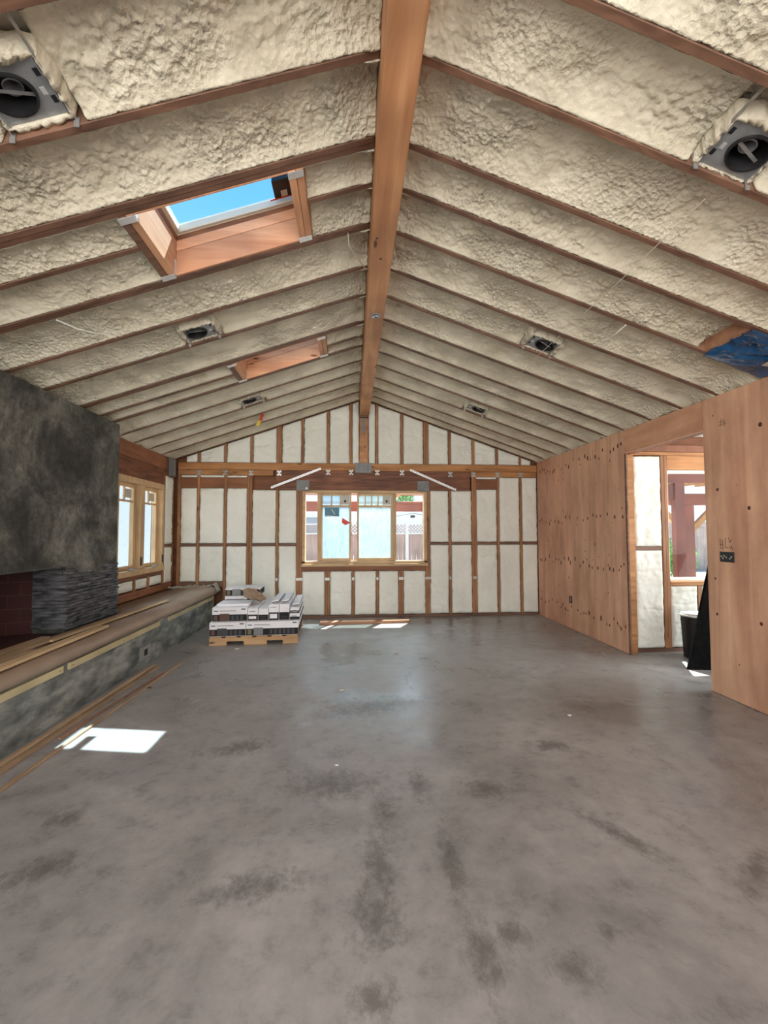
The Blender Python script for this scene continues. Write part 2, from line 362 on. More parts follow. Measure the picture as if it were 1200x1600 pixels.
M['floor'] = floor_mat()
def glass(name, tint=(.93, .97, .97), film=None, k=.5):
    m = bpy.data.materials.new(name); m.use_nodes = True; nt = m.node_tree; nt.nodes.clear()
    o = N(nt, 'ShaderNodeOutputMaterial'); t = N(nt, 'ShaderNodeBsdfTransparent'); t.inputs[0].default_value = (*tint, 1)
    g = N(nt, 'ShaderNodeBsdfGlossy'); g.inputs['Roughness'].default_value = .03
    lw = N(nt, 'ShaderNodeLayerWeight'); lw.inputs[0].default_value = .5; pw_ = N(nt, 'ShaderNodeMath', operation='POWER'); pw_.inputs[1].default_value = 4.0; nt.links.new(lw.outputs['Facing'], pw_.inputs[0]); fr = N(nt, 'ShaderNodeMath', operation='MULTIPLY_ADD'); fr.inputs[1].default_value = .08; fr.inputs[2].default_value = .006; nt.links.new(pw_.outputs[0], fr.inputs[0])
    mx = N(nt, 'ShaderNodeMixShader'); nt.links.new(fr.outputs[0], mx.inputs[0]); nt.links.new(t.outputs[0], mx.inputs[1]); nt.links.new(g.outputs[0], mx.inputs[2])
    out = mx
    if film:
        tl = N(nt, 'ShaderNodeBsdfTranslucent'); nz = N(nt, 'ShaderNodeTexNoise', Scale=5.0, Detail=3.0, Distortion=2.0)
        nt.links.new(coords(nt, (2, 2, .7)).outputs[0], nz.inputs[0])
        rr = ramp(nt, nz.outputs[0], [(.3, film), (.7, tuple(min(1, q*1.35) for q in film))]); nt.links.new(rr.outputs[0], tl.inputs[0])
        df = N(nt, 'ShaderNodeBsdfDiffuse'); nt.links.new(rr.outputs[0], df.inputs[0])
        a = N(nt, 'ShaderNodeMixShader'); a.inputs[0].default_value = .3; nt.links.new(tl.outputs[0], a.inputs[1]); nt.links.new(df.outputs[0], a.inputs[2])
        f = N(nt, 'ShaderNodeMixShader'); f.inputs[0].default_value = k; nt.links.new(mx.outputs[0], f.inputs[1]); nt.links.new(a.outputs[0], f.inputs[2]); out = f
    nt.links.new(out.outputs[0], o.inputs[0]); return m
M['glass'] = glass('clear_glass')
M['film'] = glass('filmed_glass', (.86, .97, .97), (.29, .36, .36), .5)
M['film_blue'] = glass('blue_filmed_glass', (.84, .95, 1.0), (.26, .34, .39), .5)
M['glass_sky'] = glass('skylight_glass', (.80, .93, 1.0))

# ================================================================== STRUCTURE
struct(MB().box(-3.4, 6.2, -3.6, 7.24, -.15, 0).build('floor', M['floor'], origin=(0, 0, 0)), 'bare grey concrete slab floor with dark scuff stains', 'floor')
# roof deck above the rafters, with the two skylight holes
SKY = ((2.36, 2.94), (4.43, 4.92)); SX0, SX1 = -1.155, -.35
dk = MB(); ys = [-3.0, 2.36, 2.94, 4.43, 4.92, 7.5]
for i in range(5):
    if i in (1, 3):
        dk.slab('L', -3.3, SX0, ys[i], ys[i+1], .24, .28); dk.slab('L', SX1, .2, ys[i], ys[i+1], .24, .28)
    else: dk.slab('L', -3.3, .2, ys[i], ys[i+1], .24, .28)
dk.slab('R', .2, 3.35, -3.0, 7.5, .24, .28)
struct(dk.build('ceiling', M['blk_x']), 'vaulted roof deck above the foam filled rafters', 'ceiling')
# far wall sheathing with window hole
OX0, OX1, OZ0, OZ1 = -.76, 1.20, .86, 2.005
w = MB(); Y0, Y1 = D+.14, D+.16
def xz(pts): w.prism([(a, Y0, c) for a, c in pts], (0, Y1-Y0, 0))
xz([(-2.92, 0), (OX0, 0), (OX0, 2.9), (-2.92, 2.6)]); xz([(OX1, 0), (3.3, 0), (3.3, 2.55), (OX1, 2.9)])
xz([(OX0, 0), (OX1, 0), (OX1, OZ0), (OX0, OZ0)]); xz([(OX0, OZ1), (OX1, OZ1), (OX1, 2.9), (OX0, 2.9)])
xz([(-2.92, 2.6), (OX0, 2.9), (OX1, 2.9), (3.3, 2.55), (.2, 3.70)])
struct(w.build('wall_far', M['blk_x']), 'gable end wall sheathing behind the studs and foam', 'wall')
# left wall sheathing with window hole
LY0, LY1, LZ0, LZ1 = 5.40, 6.69, .83, 2.04
w = MB()
for a in ((4.95, LY0, 0, 2.6), (LY1, 7.22, 0, 2.6), (LY0, LY1, 0, LZ0), (LY0, LY1, LZ1, 2.6), (-3.0, 1.9, 0, 2.6)):
    w.box(-2.92, -2.90, *a)
w.box(-2.90, XL, -3.0, 1.9, 0, 2.48)
struct(w.build('wall_left', M['dark_y']), 'left wall sheathing around the casement window', 'wall')
w = MB(); w.box(3.075, 3.165, 4.82, 7.21, 0, 2.50); w.box(3.075, 3.165, -3.0, 3.56, 0, 2.50); w.box(3.075, 3.165, 3.56, 4.82, 2.30, 2.50)
struct(w.build('wall_right', M['stud']), 'framed partition behind the plywood sheets', 'wall')
w = MB(); w.box(-2.9, -2.5, -3.02, -2.9, 0, 2.5); w.box(2.7, 3.16, -3.02, -2.9, 0, 2.5)
w.prism([(-2.9, -3.02, 2.48), (3.16, -3.02, 2.48), (.2, -3.02, 3.7)], (0, .12, 0))
struct(w.build('wall_back', M['blk_x']), 'rear wall with a wide opening to daylight', 'wall')

# ================================================================== ROOF: rafters, foam, beam
RR = [1.02, 1.465, 1.86, 2.305, 2.62, 3.01, 3.45, 3.86, 4.28, 4.73, 5.07, 5.48, 5.93, 6.35, 6.755, 7.062]
LL = [1.0, 1.435, 1.87, (2.28, 2.36), 'p', (2.94, 3.015), 3.45, 3.87, (4.35, 4.43), 'p', (4.92, 4.99), 5.39, 5.78, 6.20, 6.62, (7.050, 7.074)]
def edges(q): return q if isinstance(q, tuple) else (q-.019, q+.019)
def wav_rafter(side, x0, x1, y0, y1):
    m = MB(); n = 1
    ym = (y0+y1)/2
    if y1-y0 > .06:
        m.slab(side, x0, x1, y0, ym-.002, 0, .238); m.slab(side, x0, x1, ym+.002, y1, .004, .238)
    else: m.slab(side, x0, x1, y0, y1, 0, .238)
    return m
k = 0; nR = len(RR)
for i, y in enumerate(RR):
    k = nR-i
    h_ = .012 if i == nR-1 else .019
    r_ = wav_rafter('R', .28, 3.20, y-h_, y+h_).build('rafter', M['rafter'], bevel=.002)
    tag(r_, 'brown rafter on the right roof slope, %s counted from the far gable wall' % ORD[k], 'rafter', 'roof rafters')
full = [(i, q) for i, q in enumerate(LL) if q != 'p']
for j, (i, q) in enumerate(full):
    a, b_ = edges(q); k = len(full)-j
    r_ = wav_rafter('L', -2.95, .122, a, b_).build('rafter', M['rafter'], bevel=.002)
    tag(r_, '%s rafter on the left roof slope, %s counted from the far gable wall' % ('doubled brown' if b_-a > .06 else 'brown', ORD[k]), 'rafter', 'roof rafters')
for y, (a, b_), nm in ((2.615, (2.36, 2.94), 'nearer large'), (4.70, (4.43, 4.92), 'farther small')):
    for x0, x1, w_ in ((-2.95, -1.237, 'below'), (-.268, .122, 'above')):
        r_ = MB().slab('L', x0, x1, y-.019, y+.019, 0, .238).build('short_rafter', M['rafter'], bevel=.002)
        tag(r_, 'short brown rafter running %s the %s skylight header' % (w_, nm), 'rafter', 'short rafters at the skylights')

CANS = {'L': [(-1.262, 1.712), (-1.262, 3.735), (-1.26, 5.645)], 'R': [(1.685, 1.73), (1.668, 3.725), (1.665, 5.785)]}
def sm(t): t = max(0, min(1, t)); return t*t*(3-2*t)
def foam_bay(side, x0, x1, y0, y1, seed, wall_end=True, beam_end=True, name='spray_foam'):
    L_ = abs(x1-x0); Wd = y1-y0
    st = .0095 if y0 < 3.3 else (.017 if y0 < 5 else .024)
    nx = max(6, int(L_/st)); ny = max(8, int(Wd/st))
    vs = []; cans = [(cx, cy) for cx, cy in CANS[side] if y0 < cy < y1]
    xw = x0 if side == 'L' else x1
    xb = x1 if side == 'L' else x0
    for i in range(nx+1):
        x = x0+(x1-x0)*i/nx
        for j in range(ny+1):
            y = y0+Wd*j/ny; en = (y-y0); ef = (y1-y)
            P = Vector((x*1.0+seed*3.1, y, seed*1.7))
            wv = fb(P*2.3, .5, 2.0, 2)*.03
            r = .088*(1-math.exp(-max(en, 0)/(.045+wv)))*(1-math.exp(-max(ef, 0)/(.09+wv)))+.003
            big = fb(P*3.2, .6, 2.0, 3); med = fb(P*13, .6, 2.0, 3); 
            sk = sm(min(en, ef)/.05)
            rough = .35+.65*sm((fb(P*1.6+Vector((5, 5, 5)), .5, 2, 2)+.15)*3)
            pop = abs(noise.noise(P*38))+.5*abs(noise.noise(P*75))
            r -= (big*.018+med*.010)*(.3+.7*sk)+(pop-.3)*.024*rough*(.2+.8*sk)
            ins = max(0, .0025+.006*noise.noise(Vector((x*16+seed*2, (j > ny/2) and 9.0, seed)))+.003*noise.noise(Vector((x*70, 1, (j > ny/2) and 5.0))))
            if j == 0: y += ins
            if j == ny: y -= ins
            if j == 0 or j == ny: r = .004+.25*ins
            if j == 1 or j == ny-1: r = min(r, .012)
            if wall_end:
                d = abs(x-xw); r *= sm(d/.16)*.9+.1
                r -= .02*(1-sm(d/.12))*(.5+noise.noise(P*16))
            if beam_end:
                d = abs(x-xb); r -= .03*(1-sm(d/.10))*(.4+noise.noise(P*14))
            for cx, cy in cans:
                d = abs(x-cx)
                if d < .17: r = max(r, .085*sm((.17-d)/.04)+.05*sm((.125-d)/.02))
            if side == 'R' and 2.62 < (y0+y1)/2 < 3.0: r = max(r, .085*sm((x-2.50)/.04))
            r = max(r, -.006)
            vs.append((x, y, cz(side, x)+r))
    n = (nx+1)*(ny+1); m = MB()
    fs = [(i*(ny+1)+j, (i+1)*(ny+1)+j, (i+1)*(ny+1)+j+1, i*(ny+1)+j+1) for i in range(nx) for j in range(ny)]
    fs = [f[::-1] for f in fs]
    per = [(i, 0) for i in range(nx)]+[(nx, j) for j in range(ny)]+[(i, ny) for i in range(nx, 0, -1)]+[(0, j) for j in range(ny, 0, -1)]
    tops = []
    for i, j in per:
        v = vs[i*(ny+1)+j]; tops.append((v[0], v[1], cz(side, v[0])+.235))
    q = len(per)
    for t in range(q):
        a = per[t][0]*(ny+1)+per[t][1]; b2 = per[(t+1) % q][0]*(ny+1)+per[(t+1) % q][1]
        fs.append((a, b2, n+(t+1) % q, n+t))
    fs.append(tuple(n+t for t in range(q)))
    m.add(vs+tops, fs)
    ob = m.build(name, M['foam_roof'])
    fl = [True]*(nx*ny)+[False]*(len(fs)-nx*ny); ob.data.polygons.foreach_set('use_smooth', fl)
    return ob
for i in range(nR-1):
    y0, y1 = RR[i]+.019, RR[i+1]-(.012 if i == nR-2 else .019)
    f_ = foam_bay('R', .28, 3.07, y0, y1, i+1)
    tag(f_, 'cream spray foam in the %s bay from the far wall, right roof slope' % ORD[nR-1-i], 'insulation', 'foam between the roof rafters')
for j in range(len(full)-1):
    (i, q), (i2, q2) = full[j], full[j+1]
    y0, y1 = edges(q)[1], edges(q2)[0]; k = len(full)-1-j
    if i2 == i+1:
        f_ = foam_bay('L', -2.77, .122, y0, y1, 30+i)
        tag(f_, 'cream spray foam in the %s bay from the far wall, left roof slope' % ORD[k], 'insulation', 'foam between the roof rafters')
    else:
        mid = 2.615 if i < 6 else 4.70; nm = 'large nearer' if i < 6 else 'small farther'
        for ya, yb, s_ in ((y0, mid-.019, 'near'), (mid+.019, y1, 'far')):
            f_ = foam_bay('L', -2.77, -1.237, ya, yb, 60+i+ya, beam_end=False)
            tag(f_, 'foam strip below the %s skylight, %s side of its short rafter' % (nm, s_), 'insulation', 'foam strips around the skylights')
            f_ = foam_bay('L', -.268, .122, ya, yb, 70+i+ya, wall_end=False)
            tag(f_, 'small foam patch between ridge beam and the %s skylight, %s side' % (nm, s_), 'insulation', 'foam strips around the skylights')
# last narrow foam band against the gable wall
for s_, a, b_ in (('L', -2.77, .122), ('R', .28, 3.07)):
    pass

# ridge beam
t = MB().box(.124, .276, -2.88, 7.06, 3.222, 3.72)
rb = t.build('ridge_beam', M['beam'], bevel=.006); tag(rb, 'massive reddish timber ridge beam running the length of the vaulted ceiling', 'beam')
for x, y, r in ((.158, 2.74, .009), (.196, 2.95, .011), (.208, 4.287, .007), (.255, 4.95, .008), (.22, 5.6, .006)):
    MB().cyl((x, y, 3.2215), (x, y, 3.232), r, r, 14).build('bolt_hole', M['black'], rb)
MB().prism([(.15, 6.995, 3.2212), (.165, 6.99, 3.2212), (.20, 7.05, 3.2212)], (0, 0, .004)).build('split', M['black'], rb)
# small round fixture in the beam
fx = empty('beam_downlight', (.204, 3.745, 3.215))
MB().cyl((.204, 3.745, 3.2145), (.204, 3.745, 3.224), .043, .043, 28).build('rim', M['galv'], fx)
MB().cyl((.204, 3.745, 3.2125), (.204, 3.745, 3.2147), .034, .036, 24).build('socket', M['black'], fx)
MB().obox((.214, 3.735, 3.2115), (.03, .014, .004), (0, 0, .5)).build('wire_nut', M['white'], fx)
MB().obox((.186, 3.752, 3.2115), (.018, .02, .004), (0, 0, .1)).build('tab', M['galv_light'], fx)
tag(fx, 'small round light fixture set into the underside of the ridge beam', 'light')

# ================================================================== SKYLIGHTS
for n_, ((a, b_), nm) in enumerate(zip(SKY, ('nearer large', 'farther small'))):
    for x0, w_ in ((-1.235, 'lower'), (-.35, 'upper')):
        h = empty('header_board', (x0+.04, (a+b_)/2, cz('L', x0+.04)))
        MB().slab('L', x0, x0+.039, a, b_, -.004, .238).build('plank', M['rafter'] if (w_ == 'lower') else M['well_y'], h, bevel=.002)
        MB().slab('L', x0+.041, x0+.08, a, b_, .0, .238).build('plank', M['well_y'], h, bevel=.002)
        for yy, dy in ((a, 1), (b_, -1)):
            g = MB(); y1_, y2_ = sorted((yy, yy+dy*.045)); g.slab('L', x0-.002, x0+.082, y1_, y2_, -.009, -.005)
            xi = x0+.0815 if w_ == 'lower' else x0-.0035
            y1_, y2_ = sorted((yy+dy*.001, yy+dy*.004)); xs_ = sorted((xi, xi+(.04 if w_ == 'lower' else -.04)))
            g.slab('L', xs_[0], xs_[1], y1_, y2_, .01, .12)
            y1_, y2_ = sorted((yy+dy*.001, yy+dy*.04)); xs_ = sorted((xi, xi+.002)); g.slab('L', xs_[0], xs_[1], y1_, y2_, .0, .10)
            g.build('joist_hanger', M['galv_light'], h)
        tag(h, 'doubled %s header board of the %s skylight with steel hangers' % (w_, nm), 'header', 'skylight headers')
    # well liner boards on the rafter faces
    for yy, dy, w_ in ((a, 1, 'near'), (b_, -1, 'far')):
        y1_, y2_ = sorted((yy+dy*.0005, yy+dy*.012))
        q = MB().slab('L', SX0+.002, SX1-.002, y1_, y2_, .003, .165)
        lb = q.build('lining_board', M['well_x'], bevel=.001); tag(lb, 'clean reddish plank lining the %s side of the %s skylight well' % (w_, nm), 'board', 'skylight well linings')
        q = MB().slab('L', SX0+.002, SX1-.002, y1_, y2_, .168, .237)
        q.build('upper_plank', M['well_x'], lb)
    wn = empty('window_%d' % (n_+3), ((SX0+SX1)/2, (a+b_)/2, cz('L', (SX0+SX1)/2)+.24)); struct(wn, '%s skylight in the left roof slope' % nm, 'skylight')
    c_ = MB()
    c_.slab('L', SX0-.04, SX1+.04, a-.04, a, .281, .36); c_.slab('L', SX0-.04, SX1+.04, b_, b_+.04, .281, .36)
    c_.slab('L', SX0-.04, SX0, a, b_, .281, .36); c_.slab('L', SX1, SX1+.04, a, b_, .281, .36)
    c_.build('curb', M['white'], wn)
    fr = MB(); o0, o1, fw_ = .285, .335, .022
    fr.slab('L', SX0+.001, SX1-.001, a+.001, a+fw_, o0, o1); fr.slab('L', SX0+.001, SX1-.001, b_-fw_, b_-.001, o0, o1)
    fr.slab('L', SX0+.001, SX0+(fw_ if n_ == 0 else .13), a+fw_, b_-fw_, o0, o1); fr.slab('L', SX1-fw_, SX1-.001, a+fw_, b_-fw_, o0, o1)  # low rail of the farther skylight widened to narrow its sun patch
    fr.build('frame', M['cream'], wn, bevel=.003)
    MB().slab('L', SX0+.02, SX1-.02, a+.02, b_-.02, .338, .342).build('pane', M['glass_sky'], wn)
    if n_ == 1: MB().slab('L', -.905, -.825, a+.02, b_-.13, .3365, .3375).build('sticker_or_shade_strip', M['vent_grey'], wn)  # strip added under the pane to cut a dark bar into the sun patch
    if n_ == 0:
        u = MB().slab('L', SX1-.16, SX1-.04, b_-.20, b_-.045, .300, .332).build('reflection_box', M['can'], wn, bevel=.003)  # dark box added in place of a dark reflection in the glass
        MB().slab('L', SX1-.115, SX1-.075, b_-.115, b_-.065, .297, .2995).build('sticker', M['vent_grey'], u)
        MB().slab('L', SX1-.19, SX1-.06, b_-.060, b_-.05, .298, .3).build('red_cable', M['red'], wn)

# ================================================================== RECESSED LIGHTS
def can_light(side, cx, cy, flip, label, y0, y1):
    z = cz(side, cx); r = empty('recessed_light', (cx, cy, z)); sl = .345 if side == 'L' else -.35
    w_ = min(.30, (y1-y0)*.76)
    def P(dx, dy, o_): return (cx+dx, cy+dy, cz(side, cx+dx)+o_)
    m = MB(); hx, hy = .112, .106; c = flip*.028; R = .082; nn_ = 48; vs_ = []
    for t in range(nn_):
        a = 2*math.pi*t/nn_; ca, sa = math.cos(a), math.sin(a)
        q_ = min((hx-c if ca > 0 else hx+c)/max(abs(ca), 1e-6), hy/max(abs(sa), 1e-6))
        vs_ += [P(c+(R-.001)*ca, (R-.001)*sa, .030), P(c+q_*ca, q_*sa, .030)]
    for ca, sa in ((1, 1), (-1, 1), (-1, -1), (1, -1)): vs_.append(P(ca*hx, sa*hy, .030))
    fs_ = [(2*t, 2*((t+1) % nn_), 2*((t+1) % nn_)+1, 2*t+1) for t in range(nn_)]
    for k_, (sx_, sy_) in enumerate(((1, 1), (-1, 1), (-1, -1), (1, -1))):
        an = math.atan2(sy_*hy, sx_*hx-c) % (2*math.pi); t0 = int(an/(2*math.pi)*nn_); fs_.append((2*t0+1, 2*((t0+1) % nn_)+1, 2*nn_+k_))
    m.add(vs_, fs_)
    m.slab(side, cx-hx, cx-hx+.004, cy-hy, cy+hy, .02, .07); m.slab(side, cx+hx-.004, cx+hx, cy-hy, cy+hy, .02, .07)
    m.build('mounting_plate', M['can_plate'], r)
    def ring(r0, r1, o0, o1, nn=36):
        vs = []; fs = []
        for t in range(nn):
            a = 2*math.pi*t/nn
            for rr, oo in ((r0, o0), (r1, o1)): vs.append(P(c+rr*math.cos(a), rr*math.sin(a), oo))
        for t in range(nn): u = (t+1) % nn; fs.append((2*t, 2*u, 2*u+1, 2*t+1))
        return vs, fs
    m = MB()
    for a in ((R, R, .020, .034), (R, R-.008, .020, .020), (R-.008, R-.012, .020, .12), (R-.012, .001, .12, .12)): m.add(*ring(*a))
    m.build('housing_can', M['can'], r, smooth=True)
    m = MB(); m.add(*ring(.034, .030, .06, .058)); m.add(*ring(.030, .026, .058, .10)); m.add(*ring(.034, .034, .06, .118)); m.build('trim_socket', M['can_plate'], r, smooth=True)
    MB().beam(P(c-.065, -.02, .045), P(c+.065, .03, .045), .014, .003).build('spring_bar', M['galv'], r)
    for dx, dy in ((-hx+.018, -hy+.05), (-hx+.018, hy-.06), (hx-.02, -.07), (-hx+.035, 0.01)):
        MB().obox(P(dx*(1 if flip > 0 else -1), dy, .0285), (.018, .028, .002), (0, math.atan(-sl), 0)).build('slot', M['black'] if dx != -hx+.035 else M['galv_light'], r)
    for s_ in (-1, 1):
        q = MB().beam(P(s_*(hx+.012), -(cy-y0), .025), P(s_*(hx+.012), (y1-cy), .025), .005, .014)
        q.beam(P(s_*(hx+.012), (y1-cy)-.004, .03), P(s_*(hx+.012), (y1-cy)-.004, -.012), .022, .004)
        q.build('hanger_bar', M['galv'], r)
    # broken foam lip around the plate
    rnd = random.Random(int(cx*100+cy*10)); m = MB(); nn = 110; vs = []; fs = []
    for t in range(nn):
        a = 2*math.pi*t/nn; ca, sa = math.cos(a), math.sin(a)
        q = 1/max(abs(ca)/(hx+.004), abs(sa)/(hy+.002)); q2 = q+.022+.03*noise.noise(Vector((ca*3, sa*3, cx+cy)))
        dyc = lambda v: max(-(cy-y0)+.001, min((y1-cy)-.001, v))
        wob = .012*noise.noise(Vector((ca*9, sa*9, cy)))
        vs += [P(q*ca, q*sa, .036), P(q*ca*1.02, dyc(q*sa*1.02), .014+wob), P(q2*ca, dyc(q2*sa), .018+wob), P(q2*ca*1.05, dyc(q2*sa*1.05), .09)]
    for t in range(nn):
        u = (t+1) % nn
        for k_ in range(3): fs.append((4*t+k_, 4*t+k_+1, 4*u+k_+1, 4*u+k_))
    m.add(vs, fs); m.build('foam_lip', M['foam_roof'], r, smooth=True)
    tag(r, label, 'light', 'recessed light housings'); return r
can_light('L', *CANS['L'][0], -1, 'dark recessed light housing with grey plate at the upper left, nearest of the left slope', 1.454, 1.851)
can_light('L', *CANS['L'][1], -1, 'recessed light housing on the left slope between the two skylights', 3.469, 3.851)
can_light('L', *CANS['L'][2], -1, 'small recessed light housing on the left slope beyond the farther skylight', 5.409, 5.761)
can_light('R', *CANS['R'][0], 1, 'dark recessed light housing with grey plate at the upper right, nearest of the right slope', 1.484, 1.841)
can_light('R', *CANS['R'][1], 1, 'recessed light housing midway down the right slope beside the hanging string', 3.469, 3.841)
can_light('R', *CANS['R'][2], 1, 'small recessed light housing on the right slope closest to the far wall', 5.499, 5.911)

# blue plastic over a duct opening
bp = empty('covered_vent', (2.85, 2.82, cz('R', 2.85)))
fr = MB(); fr.slab('R', 2.565, 2.59, 2.64, 2.99, .002, .09); fr.build('duct_boot', M['brown_x'], bp)
m = MB(); nx, ny = 46, 34; vs = []
for i in range(nx+1):
    for j in range(ny+1):
        u, v = i/nx, j/ny; x = 2.575+.46*u; y = 2.615+.415*v+.02*noise.noise(Vector((u*4, v*3, 1)))
        P = Vector((u*3, v*3, 7)); fold = abs(noise.noise(P*1.6+Vector((v*2.5, 0, 0))))*.055+abs(noise.noise(P*3.7))*.030+abs(noise.noise(P*8))*.008
        vs.append((x, y, cz('R', x)-.012-.035*math.sin(math.pi*u)*math.sin(math.pi*v)+fold*math.sin(math.pi*min(1, v*1.1))-(.02*(1-sm(u/.1))*abs(noise.noise(P*9)))))
fs = [(i*(ny+1)+j, i*(ny+1)+j+1, (i+1)*(ny+1)+j+1, (i+1)*(ny+1)+j) for i in range(nx) for j in range(ny)]
q = m.add(vs, fs).build('plastic_sheet', M['blue'], bp, smooth=True); md = q.modifiers.new('s', 'SOLIDIFY'); md.thickness = .002
m = MB(); m.prism([(2.83, 2.70, 2.515), (2.86, 2.68, 2.505), (2.93, 2.80, 2.475), (2.84, 2.83, 2.505)], (0, 0, -.004)); m.build('tape', M['plastic'], bp)
tag(bp, 'crumpled dark blue plastic taped over a ceiling duct at the right wall', 'vent cover')

# string and loose wires under the right slope
def strand(name, pts, r, mt, label, cat, group=None):
    ob = MB().tube([Vector(p) for p in pts], r, 6).build(name, mt); return tag(ob, label, cat, group)
g = 'loose strings under the roof'
strand('string', [(1.70, 1.95, 2.955), (1.70, 2.22, 2.950), (1.70, 2.62, 2.945), (1.70, 3.07, 2.951)], .0022, M['string'], 'thin white string stretched below the near rafters of the right slope', 'string', g)
strand('string', [(1.70, 3.45, 2.958), (1.69, 3.9, 2.953), (1.70, 4.5, 2.950), (1.70, 5.07, 2.955)], .002, M['string'], 'thin white string below the rafters beyond the middle right light', 'string', g)
strand('foam_drip', [(2.00, 3.04, 2.862), (1.995, 3.15, 2.85), (2.01, 3.26, 2.862), (2.0, 3.34, 2.88)], .006, M['foam_wall'], 'hardened strand of foam hanging across one right slope bay', 'foam strand')
strand('wire', [(-1.95, 3.02, 2.755), (-1.90, 3.15, 2.76), (-1.86, 3.28, 2.79), (-1.84, 3.40, 2.83)], .006, M['foam_wall'], 'foam covered wire bridging the left slope bay below the larger skylight', 'wire')
strand('wire', [(-.03, 2.99, 3.43), (-.02, 3.1, 3.40), (.04, 3.25, 3.41), (.10, 3.42, 3.44)], .005, M['string'], 'pale cable looping beside the ridge beam beyond the larger skylight', 'wire')
tg = empty('hanging_tag', (-1.318, 6.45, 2.90))
MB().obox((-1.30, 6.45, 3.02), (.035, .01, .13), (0, .35, 0)).build('red_band', M['red'], tg)
MB().obox((-1.345, 6.45, 2.925), (.045, .01, .09), (0, .45, 0)).build('yellow_band', M['yellow'], tg)
tag(tg, 'small red and yellow ribbon hanging from the left slope near the gable', 'ribbon')

# ================================================================== FAR WALL FRAMING
def board(name, b, mt, label, cat, group=None, bev=.002):
    return tag(MB().box(*b).build(name, mt, bevel=bev), label, cat, group)
YF, YB = D, D+.139
def stud(x, z0, z1, label, w_=.038, group='far wall studs', name='stud'):
    m = MB()
    if w_ > .06: m.box(x-w_/2, x-.001, YF, YB, z0, z1); m.box(x+.001, x+w_/2, YF+.003, YB, z0, z1)
    else: m.box(x-w_/2, x+w_/2, YF, YB, z0, z1)
    return tag(m.build(name, M['stud'], bevel=.002), label, 'stud', group)
def wall_foam(P, u0, u1, v0, v1, seed, st=.022, top=None):
    """P(u, v, depth) -> world; depth 0 = stud face, positive into the wall"""
    nu = max(6, int((u1-u0)/st)); nv = max(5, int((max(v1, top(u0) if top else v1, top(u1) if top else v1)-v0)/st))
    vs = []; cr_ = [random.Random(seed*7+k_).random() for k_ in range(3)]
    for i in range(nu+1):
        for j in range(nv+1):
            s_, t_ = i/nu, j/nv
            ml = .006+.0085*noise.noise(Vector((seed*3.3, t_*14, 1)))
            mr = .006+.0085*noise.noise(Vector((seed*5.1, t_*14, 2)))
            u = u0+ml+(u1-u0-ml-mr)*s_; vt = top(u) if top else v1
            mb = .004+.005*noise.noise(Vector((s_*4, seed, 3))); v = v0+mb+(vt-v0-2*mb)*t_
            e_ = min(s_, 1-s_)*(u1-u0); e2 = min(t_, 1-t_)*(vt-v0)
            pil = sm(e_/.03)**.5*sm(e2/.03)**.5
            Q = Vector((u*1.0+seed, v, seed*2.1))
            d = .006-.012*pil-.012*fb(Q*6, .6, 2, 3)*pil-.008*noise.noise(Q*2.5)
            for c_ in cr_: d += .008*math.exp(-((t_-c_+.03*noise.noise(Vector((s_*3, c_*9, seed))))*(vt-v0)/.010)**2)
            if e_ <= 0 or e2 <= 0: d = .008
            vs.append(P(u, v, d))
    back = len(vs)
    fs = [(i*(nv+1)+j, (i+1)*(nv+1)+j, (i+1)*(nv+1)+j+1, i*(nv+1)+j+1) for i in range(nu) for j in range(nv)]
    per = [(i, 0) for i in range(nu)]+[(nu, j) for j in range(nv)]+[(i, nv) for i in range(nu, 0, -1)]+[(0, j) for j in range(nv, 0, -1)]
    for i, j in per:
        s_, t_ = i/nu, j/nv; u = u0+.001+(u1-u0-.002)*s_; vt = top(u) if top else v1
        vs.append(P(u, v0+.001+(vt-v0-.002)*t_, .135))
    q = len(per)
    for t in range(q):
        a = per[t][0]*(nv+1)+per[t][1]; b2 = per[(t+1) % q][0]*(nv+1)+per[(t+1) % q][1]
        fs.append((b2, a, back+t, back+(t+1) % q))
    fs.append(tuple(back+t for t in range(q-1, -1, -1)))
    ob = MB().add(vs, fs).build('foam_insulation', M['foam_wall'])
    ob.data.polygons.foreach_set('use_smooth', [True]*(nu*nv)+[False]*(len(fs)-nu*nv)); return ob
PF = lambda u, v, d: (u, D+d, v)
sd = 0
# plates
board('top_plate', (-2.70, XR-.003, YF+.002, YB, 2.332, 2.445), M['plate_x'], 'long orange brown beam across the far wall under the gable studs', 'beam')
board('lower_plate', (-2.70, -1.24, YF+.006, YB, 2.247, 2.329), M['plate_x'], 'brown lower plate on the far wall left of the window header', 'beam')
board('lower_plate', (1.935, XR-.003, YF+.006, YB, 2.247, 2.329), M['plate_x'], 'brown lower plate on the far wall right of the window header', 'beam')
board('bottom_plate', (-2.70, XR-.003, YF, YB, 0, .040), M['rafter'], 'dark bottom plate on the slab along the far wall', 'plate')
board('window_header', (-1.20, 1.93, YF+.010, YB, 2.022, 2.330), M['psl'], 'dark rough strand lumber header above the far window', 'header')
board('sill_plate', (-.78, 1.185, YF+.001, YB, .735, .805), M['blk_x'], 'brown sill plate under the far window', 'plate')
